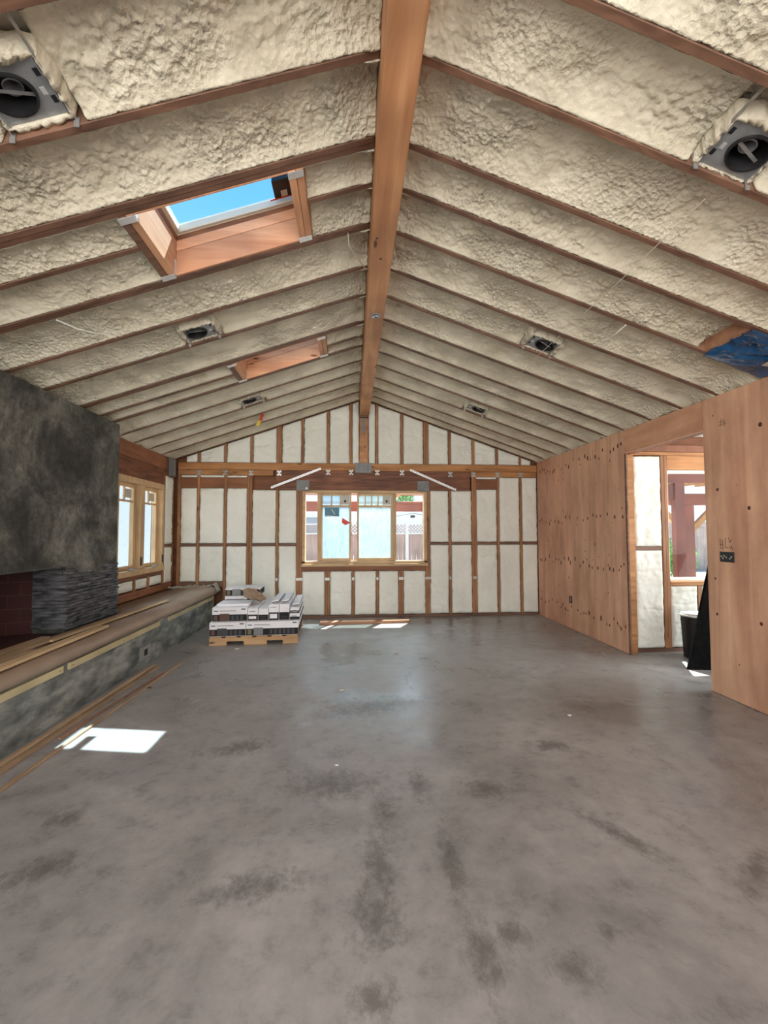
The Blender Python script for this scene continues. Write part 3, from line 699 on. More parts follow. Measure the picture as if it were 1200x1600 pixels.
# studs beside and below
LO = [(-2.385, .038, 'left'), (-1.975, .038, 'left'), (-1.60, .078, 'left')]
names = {-2.385: 'first', -1.975: 'second', -1.60: 'third'}
for x_, w_, s_ in LO: stud(x_, .042 if x_ > -2.09 else .50, 2.245, '%s far wall stud from the left corner, %s' % (names[x_], 'doubled' if w_ > .05 else 'single'), w_)
stud(-1.17, .042, 2.018, 'far wall stud between the doubled stud and the left window post')
stud(-.825, .042, 2.018, 'wide doubled post on the left side of the far window', .085, name='post')
stud(1.225, .042, 2.018, 'wide doubled post on the right side of the far window', .075, name='post')
stud(1.59, .042, 2.018, 'first single stud right of the far window')
for x_, w_, o_ in ((1.99, .078, 'doubled stud, second right of the far window'), (2.39, .038, 'third stud right of the far window'), (2.77, .038, 'far wall stud nearest the plywood wall')):
    stud(x_, .042, 2.245, o_, w_)
stud(-2.675, .50, 2.245, 'dark corner stud where far wall meets left wall', .045)
for x_, w_, o_ in ((-.38, .078, 'doubled cripple stud under the far window, leftmost'), (.025, .038, 'second cripple stud under the far window'), (.41, .038, 'third cripple stud under the far window'), (.79, .078, 'doubled cripple stud under the far window, rightmost')):
    stud(x_, .042, .733, o_, w_, 'cripple studs under the window', 'cripple_stud')
# lower/upper foam panels and blocks
def bays(xs): return [(xs[i][0]+xs[i][1]/2, xs[i+1][0]-xs[i+1][1]/2) for i in range(len(xs)-1)]
lb = bays([(-2.675, .045), (-2.385, .038), (-1.975, .038), (-1.60, .078), (-1.17, .038), (-.825, .085)])
rb_ = bays([(1.225, .075), (1.59, .038), (1.99, .078), (2.39, .038), (2.77, .038), (XR, .006)])
for side_, L_ in (('left', lb), ('right', rb_)):
    for i, (a, b_) in enumerate(L_):
        sd += 1; zb = 1.155 if side_ == 'left' else 1.165; wn_ = '%s bay %s the far window' % (ORD[(5-i) if side_ == 'left' else (i+1)], 'left of' if side_ == 'left' else 'right of')
        board('blocking', (a+.001, b_-.001, YF+.004, YB, zb-.019, zb+.019), M['rafter'], 'dark fire block in the %s' % wn_, 'block', 'fire blocks in the far wall')
        zt = 2.020
        if side_ == 'left' and i < 3: zt = 2.045
        if side_ == 'right' and i == 2: zt = 2.045
        if side_ == 'right' and i > 2: zt = 2.243
        f_ = wall_foam(PF, a, b_, zb+.019, zt, sd); tag(f_, 'upper white foam panel in the %s' % wn_, 'insulation', 'foam panels in the far wall')
        if zt == 2.045:
            board('blocking', (a+.001, b_-.001, YF+.012, YB, 2.047, 2.208), M['blk_x'], 'wide brown block topping the %s' % wn_, 'block', 'wide blocks in the far wall')
            f_ = wall_foam(PF, a, b_, 2.209, 2.246, sd+50, .012); tag(f_, 'thin foam strip under the beam in the %s' % wn_, 'insulation', 'foam strips under the beam')
        z0 = .042
        if side_ == 'left' and i < 2: z0 = .585; board('blocking', (a+.001, b_-.001, YF+.002, YB, .50, .583), M['rafter'], 'dark board above the bench end in the %s' % wn_, 'block', 'boards above the bench end')
        f_ = wall_foam(PF, a, b_, z0, zb-.019, sd+20); tag(f_, 'lower white foam panel in the %s' % wn_, 'insulation', 'foam panels in the far wall')
for i, (a, b_) in enumerate(bays([(-.825, .085), (-.38, .078), (.025, .038), (.41, .038), (.79, .078), (1.225, .075)])):
    f_ = wall_foam(PF, a, b_, .042, .733, 90+i); tag(f_, '%s white foam panel from the left under the far window' % ORD[i+1], 'insulation', 'foam panels under the far window')
# gable studs and foam
def ztop(x): return (cz('L', x) if x < .2 else cz('R', x))
GS = [(-2.385, .038), (-1.98, .038), (-1.575, .038), (-1.145, .078), (-.78, .038), (-.375, .038), (-.015, .036), (.192, .146), (.40, .036), (.81, .038), (1.20, .078), (1.59, .038), (1.985, .038), (2.38, .038), (2.77, .03)]
for i, (x_, w_) in enumerate(GS):
    if abs(x_-.192) < .01:
        p_ = MB().box(.122, .262, YF-.002, YB, 2.447, 3.19).build('ridge_post', M['beam'], bevel=.004); tag(p_, 'square orange post carrying the ridge beam on the gable wall', 'post')
        MB().box(.162, .212, YF-.006, YF-.003, 2.96, 3.185).build('strap', M['steel_grey'], p_)
        MB().box(.118, .266, YF-.05, YB, 3.192, 3.220).build('bearing_plate', M['rafter'], p_); continue
    m = MB(); xa, xb = x_-w_/2, x_+w_/2
    m.hexa([(xa, YF, 2.447), (xb, YF, 2.447), (xb, YB, 2.447), (xa, YB, 2.447), (xa, YF, ztop(xa)-.004), (xb, YF, ztop(xb)-.004), (xb, YB, ztop(xb)-.004), (xa, YB, ztop(xa)-.004)])
    n_ = i+1 if i < 7 else 15-i
    tag(m.build('gable_stud', M['stud'], bevel=.002), '%s gable stud counted from the %s roof corner toward the ridge post' % (ORD[n_], 'left' if i < 7 else 'right'), 'stud', 'gable studs')
gx = [(-2.60, .04)]+GS+[(2.98, .04)]
for i in range(len(gx)-1):
    a, b_ = gx[i][0]+gx[i][1]/2, gx[i+1][0]-gx[i+1][1]/2
    if a > 2.75: b_ = min(b_, 2.95)
    n_ = i+1 if i < 8 else 16-i
    f_ = wall_foam(PF, a, b_, 2.446, 0, 120+i, .022, top=lambda x: max(2.475, ztop(x)-.006)); tag(f_, '%s gable foam panel counted from the %s roof corner toward the ridge post' % (ORD[n_], 'left' if i < 8 else 'right'), 'insulation', 'gable foam panels')
# steel hardware on the far wall
def plate(name, b, mt, label, cat, group=None): return tag(MB().box(*b).build(name, mt, bevel=.001), label, cat, group)
cp = plate('steel_plate', (.055, .320, YF-.008, YF+.0015, 2.300, 2.458), M['steel_grey'], 'large grey steel plate under the ridge post', 'plate', 'grey steel plates')
for a in range(4):
    for b2 in range(3): MB().cyl((.085+a*.068, YF-.0085, 2.325+b2*.052), (.085+a*.068, YF-.0105, 2.325+b2*.052), .006, .006, 8).build('screw_head', M['galv'], cp)
q = plate('steel_plate', (-.873, -.675, YF-.004, YF+.009, 2.005, 2.175), M['steel_grey'], 'grey steel plate at the upper left corner of the far window', 'plate', 'grey steel plates')
MB().cyl((-.715, YF-.004, 2.045), (-.715, YF-.007, 2.045), .018, .018, 14).build('white_dot', M['white'], q)
plate('steel_plate', (1.060, 1.250, YF-.004, YF+.009, 2.005, 2.172), M['steel_grey'], 'grey steel plate at the upper right corner of the far window', 'plate', 'grey steel plates')
for a, b_, s_ in (((-1.27, 2.052), (-.49, 2.362), 'left'), ((.94, 2.352), (1.69, 2.030), 'right')):
    m = MB(); m.beam((a[0], YF-.012, a[1]), (b_[0], YF-.012, b_[1]), .003, .034)
    ob = m.build('strap_tie', M['galv_light']); tag(ob, 'long perforated steel strap slanting across the beam, on the %s of the window' % s_, 'strap', 'slanted steel straps')
    for t in range(1, 22):
        p_ = Vector((a[0], YF-.0142, a[1])).lerp(Vector((b_[0], YF-.0142, b_[1])), t/22)
        if t == 1: ho = MB()
        ho.cyl(p_, p_+Vector((0, -.0008, 0)), .006, .006, 8)
    ho.build('hole_pattern', M['steel_grey'], ob)
def clip(x, z, mt, label, g):
    r = empty('framing_clip', (x, YF-.004, z-.04)); m = MB()
    for s_ in (-1, 1):
        m.box(x+s_*.022-.012, x+s_*.022+.012, YF-.003, YF+.001, z-.042, z-.014); m.box(x+s_*.022-.012, x+s_*.022+.012, YF-.003, YF+.001, z+.010, z+.042)
    m.box(x-.014, x+.014, YF-.006, YF-.003, z-.03, z+.03)
    m.build('flange', mt, r); MB().cyl((x, YF-.006, z), (x, YF-.012, z), .007, .007, 8).build('nail', M['galv'], r)
    tag(r, label, 'clip', g)
for i, x_ in enumerate((-.375, -.01, .41, .81)): clip(x_, 2.305, M['white'], 'shiny white framing clip on the header, %s from the left of the four' % ORD[i+1], 'shiny clips above the window')
for i, x_ in enumerate((-2.385, -1.98, -1.58, -1.145)): clip(x_, 2.285, M['galv'] if i < 3 else M['galv_light'], 'dull grey framing clip on the left part of the beam, %s from the corner' % ORD[i+1], 'dull clips on the beam')
for i, x_ in enumerate((2.77, 2.385, 1.985, 1.60)): clip(x_, 2.285, M['galv'], 'dull grey framing clip on the right part of the beam, %s from the plywood' % ORD[i+1], 'dull clips on the beam')
for x_, w_, s_ in ((-1.17, .03, 'stud left of the left window post'), (-.825, .11, 'left window post'), (-.38, .075, 'doubled cripple stud at left'), (.025, .035, 'second cripple stud'), (.41, .035, 'third cripple stud'), (.79, .075, 'doubled cripple stud at right'), (1.225, .10, 'right window post'), (1.59, .03, 'stud right of the window'), (1.99, .06, 'doubled stud right of the window')):
    plate('nail_guard', (x_-w_/2, x_+w_/2, YF-.004, YF-.0005, .588, .632), M['white'] if x_ < 1 else M['vent_grey'], 'small pale metal nail guard on the %s' % s_, 'plate', 'nail guards')
q = plate('outlet_box', (1.625, 1.675, YF+.0, YF+.06, .37, .455), M['black'], 'small black outlet box low on the far wall right of the window', 'outlet')
MB().box(1.635, 1.665, YF-.004, YF-.0005, .385, .44).build('opening', M['can'], q)

# ------------------------------------------------------------------ far window
wn = empty('window_1', ((OX0+OX1)/2, D+.06, OZ0)); struct(wn, 'wide four part timber window in the far wall', 'window')
ya, yb = D-.004, D+.15; f = MB(); t_ = .035
f.box(OX0-.02, OX1+.01, ya, yb, OZ1-t_, OZ1+.012); f.box(OX0-.02, OX0+t_-.01, ya, yb, OZ0, OZ1-t_); f.box(OX1-t_, OX1+.01, ya, yb, OZ0, OZ1-t_); f.box(OX0-.02, OX1+.01, ya, yb, OZ0-.012, OZ0+.030)
f.build('window_frame', M['pine_x'], wn, bevel=.002)
MB().box(OX0-.03, OX1+.02, D-.045, D-.005, OZ0-.052, OZ0-.014).build('window_sill', M['pine_x'], wn, bevel=.003)
def mull(x0, x1): MB().box(x0, x1, D+.03, D+.10, OZ0+.031, OZ1-t_-.001).build('mullion', M['pine_z'], wn, bevel=.002)
mull(-.545, -.495); mull(.665, .715)
yg = D+.075
def pane(x0, x1, z0, z1, mt): MB().box(x0, x1, yg-.002, yg+.002, z0, z1).build('pane', mt, wn)
pane(OX0+t_, -.546, OZ0+.03, OZ1-t_, M['glass']); pane(.716, OX1-t_, OZ0+.03, OZ1-t_, M['glass'])
zt, zb = OZ1-t_-.003, OZ0+.033
for x0, x1, mt, nb in ((-.494, -.005, 'film_blue', 2), (.085, .664, 'film', 4)):
    s = empty('sash', ((x0+x1)/2, D+.06, zb)); s.parent = wn; s.location = s.location-wloc(wn)
    m = MB(); h = .030; m.box(x0, x0+h, D+.035, D+.09, zb, zt); m.box(x1-h, x1, D+.035, D+.09, zb, zt); m.box(x0+h, x1-h, D+.035, D+.09, zb, zb+.042); m.box(x0+h, x1-h, D+.035, D+.09, zt-.03, zt)
    m.box(x0+h, x1-h, D+.055, D+.082, 1.755, 1.782)
    for k_ in range(1, nb+1 if nb < 3 else nb):
        xx = x0+h+(x1-x0-2*h)*(k_/3 if nb == 2 else k_/5+.0); m.box(xx-.008, xx+.008, D+.055, D+.082, 1.782, zt-.03)
    m.build('sash_frame', M['pine_z'], s, bevel=.002)
    MB().box(x0+h, x1-h, D+.066, D+.070, zb+.042, zt-.03).build('sash_pane', M[mt], s)
    MB().box(x1-h-.135 if nb > 2 else x1-h-.13, x1-h-.01, D+.061, D+.0655, 1.79, zt-.034).build('sticker_or_shade_strip', M['vent_grey'], s)
    MB().obox((x1-h-.07, D+.0605, 1.845), (.03, .002, .035)).build('sticker_logo', M['print'], s)
    MB().box(x1+.002, x1+.012, D+.04, D+.05, 1.30, 1.33).build('latch', M['black'], s)
m = MB(); m.box(.0, .080, D+.034, D+.05, zb, zb+.02); m.build('meeting_rail', M['pine_x'], wn)
# teal patch with white strokes, and orange tape, on the blue film
m = MB(); m.box(-.43, -.20, D+.0595, D+.0615, 1.60, 1.745); k_ = m.build('film_patch', plain('patch_teal', (.06, .22, .32), .5), wn)
m = MB(); yq = D+.0585
for p_, q_ in (((-.40, 1.70), (-.375, 1.63)), ((-.375, 1.63), (-.33, 1.73)), ((-.32, 1.63), (-.32, 1.72)), ((-.32, 1.72), (-.27, 1.63)), ((-.27, 1.63), (-.27, 1.73)), ((-.41, 1.615), (-.23, 1.60))): m.beam((p_[0], yq, p_[1]), (q_[0], yq, q_[1]), .001, .010)
m.build('patch_strokes', M['white'], k_)
MB().prism([(-.15, yq, 1.58), (-.02, yq, 1.50), (-.10, yq, 1.46), (-.16, yq, 1.50)], (0, -.002, 0)).build('orange_tape', M['red'], wn)

# ================================================================== LEFT WALL beyond the chimney
PL = lambda u, v, d: (XL-d, u, v)
g = 'left wall framing'
tag(MB().box(XL-.13, XL, 4.97, 6.76, 2.285, 2.478).build('plywood_strip', M['dark_y']), 'reddish plywood strip above the left window header', 'board')
tag(MB().box(XL-.13, XL-.008, 4.97, 6.74, 2.20, 2.283).build('upper_plate', M['psl_y']), 'dark plate between plywood strip and left window header', 'board')
tag(MB().box(XL-.13, XL-.003, 4.97, 6.70, 2.052, 2.198).build('window_header', M['psl_y']), 'dark header above the left casement window', 'header')
tag(MB().box(XL-.13, XL, 5.36, 6.72, .755, .80).build('sill_plate', M['dark_y']), 'brown sill plate under the left casement window', 'plate')
tag(MB().box(XL-.13, XL, 4.97, 7.04, .505, .60).build('bottom_plate', M['dark_y']), 'brown bottom plate of the left wall on the bench', 'plate')
tag(MB().box(XL-.13, XL+.004, 6.705, 6.745, .602, 2.20).build('stud', M['stud'], bevel=.002), 'stud right of the left casement window', 'stud', g)
tag(MB().box(XL-.13, XL, 7.035, 7.075, .602, 2.24).build('stud', M['stud'], bevel=.002), 'dark corner stud of the left wall', 'stud', g)
tag(MB().box(XL-.13, XL, 5.33, 5.375, .602, 2.05).build('stud', M['stud'], bevel=.002), 'stud between chimney and left casement window', 'stud', g)
for i, (a, b_) in enumerate(((5.377, 5.86), (5.90, 6.25), (6.29, 6.703))):
    f_ = wall_foam(PL, a+.03, b_-.02, .615, .745, 200+i, .014); tag(f_, '%s foam lump under the left casement window counted from the chimney' % ORD[i+1], 'insulation', 'foam lumps under the left window')
    if i: tag(MB().box(XL-.13, XL, a-.04, a, .602, .753).build('cripple_stud', M['stud']), '%s short stud under the left casement window' % ORD[i], 'stud', 'short studs under the left window')
board('blocking', (XL-.13, XL-.004, 6.747, 7.033, 1.137, 1.173), M['rafter'], 'dark fire block in the left wall corner bay', 'block')
tag(wall_foam(PL, 6.747, 7.033, 1.174, 2.20, 210), 'upper white foam panel in the left wall corner bay', 'insulation')
tag(wall_foam(PL, 6.747, 7.033, .602, 1.136, 211), 'lower white foam panel in the left wall corner bay', 'insulation')
cc = empty('beam_bracket', (XL+.03, 6.93, 2.20))
MB().box(XL-.02, XL+.055, 6.86, 7.0, 2.20, 2.47).build('bracket_body', M['steel_grey'], cc, bevel=.004); MB().box(XL+.0555, XL+.059, 6.90, 6.95, 2.22, 2.45).build('bracket_flange', M['galv'], cc)
tag(cc, 'grey steel bracket in the corner at the left end of the beam', 'bracket')
tag(MB().box(XL-.13, XL+.0, 6.762, 7.04, 2.202, 2.46).build('end_block', M['psl_y']), 'dark block behind the steel bracket in the corner', 'block')
# window
wn = empty('window_2', (XL-.06, (LY0+LY1)/2, LZ0)); struct(wn, 'pine casement window pair in the left wall', 'window')
xa, xb = XL-.14, XL+.008; f = MB(); t_ = .045
f.box(xa, xb, LY0-.02, LY1+.012, LZ1-t_-.02, LZ1+.01); f.box(xa, xb, LY0-.02, LY0+t_, LZ0, LZ1-t_-.02); f.box(xa, xb, LY1-t_, LY1+.012, LZ0, LZ1-t_-.02); f.box(xa, xb+.025, LY0-.02, LY1+.012, LZ0-.025, LZ0+.045)
f.box(xa, xb, 5.99, 6.10, LZ0+.045, LZ1-t_-.02)
f.build('window_frame', M['pine_z'], wn, bevel=.003)
for a, b_ in ((LY0+t_+.002, 5.988), (6.102, LY1-t_-.002)):
    s = empty('sash', (XL-.08, (a+b_)/2, LZ0+.047)); s.parent = wn; s.location = s.location-wloc(wn)
    z0, z1 = LZ0+.047, LZ1-t_-.022; h = .06; m = MB(); x0, x1 = XL-.11, XL-.055
    m.box(x0, x1, a, a+h, z0, z1); m.box(x0, x1, b_-h, b_, z0, z1); m.box(x0, x1, a+h, b_-h, z0, z0+.05); m.box(x0, x1, a+h, b_-h, z1-.05, z1)
    m.box(XL-.09, XL-.065, a+h, b_-h, 1.735, 1.76); c_ = (a+b_)/2; m.box(XL-.09, XL-.065, c_-.010, c_+.010, 1.76, z1-.05)
    m.build('sash_frame', M['pine_z'], s, bevel=.003)
    MB().box(XL-.084, XL-.080, a+h, b_-h, z0+.05, z1-.05).build('sash_pane', M['glass'], s)
    MB().box(XL-.0795, XL-.078, c_+.03, b_-h-.02, 1.79, z1-.07).build('sticker_or_shade_strip', M['vent_grey'], s)
    m = MB(); m.box(XL+.01, XL+.05, c_-.06, c_+.06, LZ0+.046, LZ0+.062); m.beam((XL+.04, c_-.03, LZ0+.07), (XL+.05, c_+.05, LZ0+.075), .012, .008); m.build('crank_handle', M['galv'], s)
    m = MB(); m.box(XL+.009, XL+.025, b_+.01, b_+.025, LZ0+.09, LZ0+.20); m.build('sash_lock', M['black'], s)

# ================================================================== CHIMNEY AND BENCH
CX = -2.50; ZT = lambda x: min(2.52, cz('L', x)-.012)
ch = empty('fireplace_chimney', (-2.9, 3.4, .46)); tag(ch, 'tall chimney breast of rough dark grey plaster with an open fireplace', 'fireplace')
m = MB()
def cbox(y0, y1, z0, top=None):
    zt0 = top if top else cz('L', -3.28)-.012; zt1 = top if top else 2.512
    m.prism([(-3.28, y0, z0), (CX, y0, z0), (CX, y0, zt1), (-2.66, y0, min(zt1, cz('L', -2.66)-.012)), (-3.28, y0, zt0)], (0, y1-y0, 0))
cbox(4.10, 4.935, .462); cbox(1.9, 2.75, .462); cbox(2.75, 4.10, 1.055)
m.build('breast', M['plaster'], ch)
m = MB(); m.box(CX-.03, CX+.004, 2.72, 4.10, 1.048, 1.06); m.build('lintel_lip', M['plaster'], ch)
m = MB()
m.prism([(-2.76, 4.098, .47), (-3.25, 3.93, .47), (-3.25, 3.93, 1.054), (-2.76, 4.098, 1.054)], (0, .0015, 0))
m.box(-3.27, -3.25, 2.75, 4.08, .47, 1.054); m.box(-3.25, -2.52, 2.755, 4.09, .463, .475)
m.build('firebox', M['brick'], ch)
m = MB(); rnd = random.Random(5)
z = .505; row = 0
while z < 1.06:
    h = .030 if row % 3 else .024; y = 4.085
    while y < 4.94:
        l = rnd.uniform(.07, .24); y2 = min(y+l, 4.945)
        lim = 1.035 if y < 4.22 else (.985 if y < 4.60 else 1.055)
        if z+h < lim and y2-y > .02: m.box(CX-.002, CX+rnd.uniform(.006, .034), y+.0015, y2-.0015, z, z+h-.005)
        y = y2
    x = -2.765
    while x < CX:
        l = rnd.uniform(.07, .16); x2 = min(x+l, CX+.015); m.box(x, x2-.001, 4.10-rnd.uniform(.008, .022), 4.102, z, z+h-.0025); x = x2
    z += h; row += 1
m.build('stacked_stone', M['stone'], ch)
# raised hearth bench
m = MB(); m.box(-3.28, -2.09, .6, 4.96, 0, .458); m.box(-2.74, -2.09, 4.96, 6.97, 0, .458)
bn = m.build('hearth_bench', M['bench']); tag(bn, 'long low grey plastered hearth bench along the left wall', 'bench')
ob_ = MB().box(-2.0895, -2.083, 4.60, 4.83, .075, .20).build('mud_patch', M['mud'], bn)
ob_ = MB().box(-2.088, -2.080, 4.69, 4.76, .105, .165).build('outlet_opening', M['black'], bn)
# paper cover with rolled nose
m = MB(); prof = [(-2.46, .462), (-2.46, .498), (-2.3, .50), (-2.16, .503), (-2.09, .500), (-2.055, .488), (-2.035, .465), (-2.035, .440), (-2.05, .418), (-2.075, .405), (-2.088, .405), (-2.088, .4605)]
nY = 120; vs = []; n = len(prof)
for i in range(nY+1):
    y = .62+(6.96-.62)*i/nY
    for k_, (x, z) in enumerate(prof):
        w_ = .007*noise.noise(Vector((k_*.7, y*1.7, 0)))+.004*noise.noise(Vector((k_, y*6, 3)))
        lift = sm((y-6.72)/.2)*.035*(1+noise.noise(Vector((x*9, y*20, 5)))) if 1 < k_ < 8 else 0
        if y > 4.97 and k_ in (0, 1): x = -2.735
        vs.append((x+(w_ if 3 < k_ < 10 else 0), y, z+(w_ if 1 < k_ < 6 else 0)+lift))
fs = [(i*n+k_, i*n+(k_+1) % n, (i+1)*n+(k_+1) % n, (i+1)*n+k_) for i in range(nY) for k_ in range(n)]+[tuple(range(n-1, -1, -1)), tuple(nY*n+k_ for k_ in range(n))]
tag(m.add(vs, fs).build('protective_paper', M['cover'], smooth=True), 'brown protective paper rolled over the top edge of the hearth bench', 'covering')
# crumpled end of the cover
m = MB(); vs = []; A, B = 26, 14
for i in range(A+1):
    for j in range(B+1):
        u, v = i/A, j/B; x = -2.74+.73*u; y = 6.86+.19*v-.0; P = Vector((u*7, v*5, 2))
        z = .508+.05*abs(noise.noise(P))+.03*abs(noise.noise(P*2.7))+.03*sm((u-.75)/.15)-.10*sm((u-.93)/.07)
        vs.append((x, min(y, 7.07), z))
fs = [(i*(B+1)+j, (i+1)*(B+1)+j, (i+1)*(B+1)+j+1, i*(B+1)+j+1) for i in range(A) for j in range(B)]
q = m.add(vs, fs).build('plastic_sheet', M['plastic'], smooth=True); md = q.modifiers.new('s', 'SOLIDIFY'); md.thickness = .006; tag(q, 'crumpled greyish plastic at the far end of the hearth bench', 'plastic')
# pale strips screwed under the nose
for i, (a, b_, s_) in enumerate(((.9, 3.40, 'nearest'), (3.47, 5.02, 'middle'), (5.25, 6.90, 'farthest'))):
    s = MB().box(-2.088, -2.068, a, b_, .342, .392).build('batten', M['trim_y'], bevel=.002); tag(s, '%s pale wooden batten fixed along the bench front' % s_, 'batten', 'battens on the bench front')
    for yy in (a+.04, (a+b_)/2, b_-.04): MB().cyl((-2.0685, yy, .365), (-2.0665, yy, .365), .004, .004, 8).build('screw', M['can'], s)
# lumber lying on the bench
def plank(name, p0, p1, w_, h, mt, label, cat, g):
    ob = MB().beam(p0, p1, w_, h).build(name, mt, bevel=.0015); return tag(ob, label, cat, g)
g = 'boards lying on the hearth bench'
plank('board', (-2.12, 2.0, .524), (-2.175, 4.12, .524), .075, .020, M['pine_y'], 'pale board ending midway on the bench, closest to its front edge', 'board', g)
plank('board', (-2.36, 2.1, .520), (-2.285, 5.56, .520), .055, .018, M['board_y'], 'long pale board on the bench running past the stone corner to the window', 'board', g)
plank('board', (-2.29, 3.6, .522), (-2.235, 5.63, .522), .030, .014, M['pine_y'], 'thin strip lying beside the long board toward the window', 'board', g)
plank('board', (-2.44, 2.0, .518), (-2.425, 3.75, .518), .07, .016, M['board_y'], 'brownish board on the bench in front of the firebox', 'board', g)
plank('board', (-2.25, 2.0, .520), (-2.245, 3.35, .520), .05, .014, M['board_y'], 'short brownish board on the bench at the left picture edge', 'board', g)
g = 'strips lying on the floor along the bench'
plank('floor_strip', (-1.835, 2.2, .008), (-1.75, 4.80, .008), .022, .014, M['board_y'], 'thin wooden strip on the floor, farthest out from the bench', 'board', g)
plank('floor_strip', (-1.97, 2.2, .010), (-1.93, 4.66, .010), .032, .018, M['board_y'], 'wooden strip on the floor, middle of the row beside the bench', 'board', g)
plank('floor_strip', (-2.03, 2.2, .012), (-1.985, 4.70, .012), .034, .022, M['board_y'], 'wooden strip on the floor, closest to the foot of the bench', 'board', g)
plank('floor_strip', (-1.90, 3.1, .006), (-1.80, 4.45, .006), .020, .010, M['brown_x'], 'short brown strip on the floor between the longer strips', 'board', g)
plank('lumber_board', (-.46, 6.60, .022), (.86, 6.68, .022), .14, .04, M['brown_x'], 'brown plank lying on the floor below the far window', 'board', None)

# ================================================================== RIGHT WALL: plywood sheets
def knots(m, y0, y1, z0, z1, seed, rows=(2.31, 1.53, .95, .30)):
    r = random.Random(seed)
    for z in rows:
        y = y0+.05
        while y < y1-.03:
            zz = z+r.uniform(-.06, .04); a = r.uniform(.009, .017); bb = a*r.uniform(1.2, 2.2)
            if z0+.02 < zz-bb and zz+bb < z1-.02: m.prism([(XR-.0007, y+a*math.cos(t*math.pi/4), zz+bb*math.sin(t*math.pi/4)) for t in range(8)], (.002, 0, 0), 1)
            y += r.uniform(.05, .16)
    for k_ in range(26):
        y, zz = r.uniform(y0+.03, y1-.03), r.uniform(z0+.08, z1-.08); a = r.uniform(.004, .009)
        m.prism([(XR-.0007, y+a*math.cos(t*math.pi/4), zz+1.8*a*math.sin(t*math.pi/4)) for t in range(8)], (.002, 0, 0), 1)
def ply(y0, y1, z0, z1, seed, mt, label, kn=True, spots=()):
    m = MB().box(XR, XR+.016, y0, y1, z0, z1)
    if kn: knots(m, y0, y1, z0, z1, seed)
    for y, z, a in spots: m.prism([(XR-.0007, y+a*math.cos(t*math.pi/6), z+a*1.15*math.sin(t*math.pi/6)) for t in range(12)], (.002, 0, 0), 1)
    return tag(m.build('plywood_sheet', [mt, M['knot']]), label, 'plywood', 'plywood sheets on the right wall')
ply(5.957, 7.075, .004, 2.488, 1, M['ply2'], 'farthest plywood sheet, in the corner beside the far wall')
ply(4.735, 5.951, .004, 2.488, 2, M['ply'], 'knotty plywood sheet between the corner sheet and the doorway')
ply(3.615, 4.729, 2.225, 2.488, 3, M['plyh'], 'narrow plywood band above the doorway', False)
pl = ply(2.40, 3.609, .004, 2.488, 4, M['ply'], 'near plywood sheet right of the doorway, with electrical box', False,
    [(3.478, 1.70, .013), (3.19, 1.53, .014), (3.53, .955, .009), (3.525, .66, .011), (3.125, .66, .013), (3.07, 2.15, .016), (3.50, 2.33, .006), (3.33, .30, .005), (3.29, 1.72, .004)])
ply(1.18, 2.394, .004, 2.488, 5, M['ply'], 'plywood sheet nearest the viewpoint on the right wall')
ply(-.10, 1.174, .004, 2.488, 6, M['ply'], 'plywood sheet behind the viewpoint on the right wall')
m = MB(); xq = XR-.001
for (a, b_), (c_, d_) in (((3.47, 1.29), (3.465, 1.205)), ((3.445, 1.285), (3.442, 1.20)), ((3.475, 1.245), (3.44, 1.24)), ((3.415, 1.30), (3.42, 1.215)), ((3.42, 1.215), (3.39, 1.22)), ((3.385, 1.30), (3.375, 1.26)), ((3.375, 1.26), (3.355, 1.285)), ((3.36, 1.24), (3.35, 1.20)), ((3.38, 1.225), (3.365, 1.21))): m.beam((xq, a, b_), (xq, c_, d_), .0012, .004)
m.build('pencil_marks', M['pencil'], pl)
m = MB()
for (a, b_), (c_, d_) in (((3.44, 2.255), (3.38, 2.252)), ((3.42, 2.28), (3.42, 2.22)), ((3.39, 2.275), (3.385, 2.215)), ((3.45, 2.23), (3.37, 2.235))): m.beam((xq, a, b_), (xq, c_, d_), .0012, .003)
m.build('pencil_grid', M['pencil'], pl)
eb = empty('electrical_box', (XR+.02, 3.405, 1.10))
MB().box(XR-.004, XR+.012, 3.335, 3.475, 1.100, 1.184).build('box_body', M['black'], eb, bevel=.002)
m = MB()
for k_ in range(3): m.box(XR-.0055, XR-.0042, 3.345+k_*.044, 3.378+k_*.044, 1.112+.01*(k_ % 2), 1.165-.012*k_)
m.build('rough_opening', M['can'], eb)
m = MB()
for y, z in ((3.36, 1.145), (3.375, 1.13), (3.41, 1.14), (3.43, 1.15), (3.44, 1.13), (3.455, 1.146)): m.obox((XR-.0065, y, z), (.002, .012, .009), (.5, 0, 0))
m.build('wire_ends', M['vent_grey'], eb)
tag(eb, 'black three gang electrical box on the near plywood sheet', 'outlet')
eb = empty('electrical_box', (XR, 6.0, .36)); MB().box(XR-.012, XR-.0005, 5.985, 6.045, .36, .455).build('box_body', M['black'], eb); MB().box(XR-.014, XR-.0125, 5.995, 6.01, .375, .44).build('box_flange', M['galv'], eb)
tag(eb, 'small black outlet box low at the seam of the far plywood sheets', 'outlet')
# doorway posts
d = MB().box(3.068, 3.158, 4.737, 4.817, .0, 2.22).build('door_post', M['plate_x'], bevel=.003); tag(d, 'pale timber post at the far side of the doorway', 'post')
d = MB().box(XR+.001, XR+.017, 4.700, 4.734, .0, 2.222).build('door_jamb', M['rafter']); tag(d, 'dark edge board on the far jamb of the doorway', 'post')
board('door_header', (3.068, 3.158, 3.565, 4.735, 2.225, 2.298), M['dark_y'], 'brown header over the doorway', 'header')

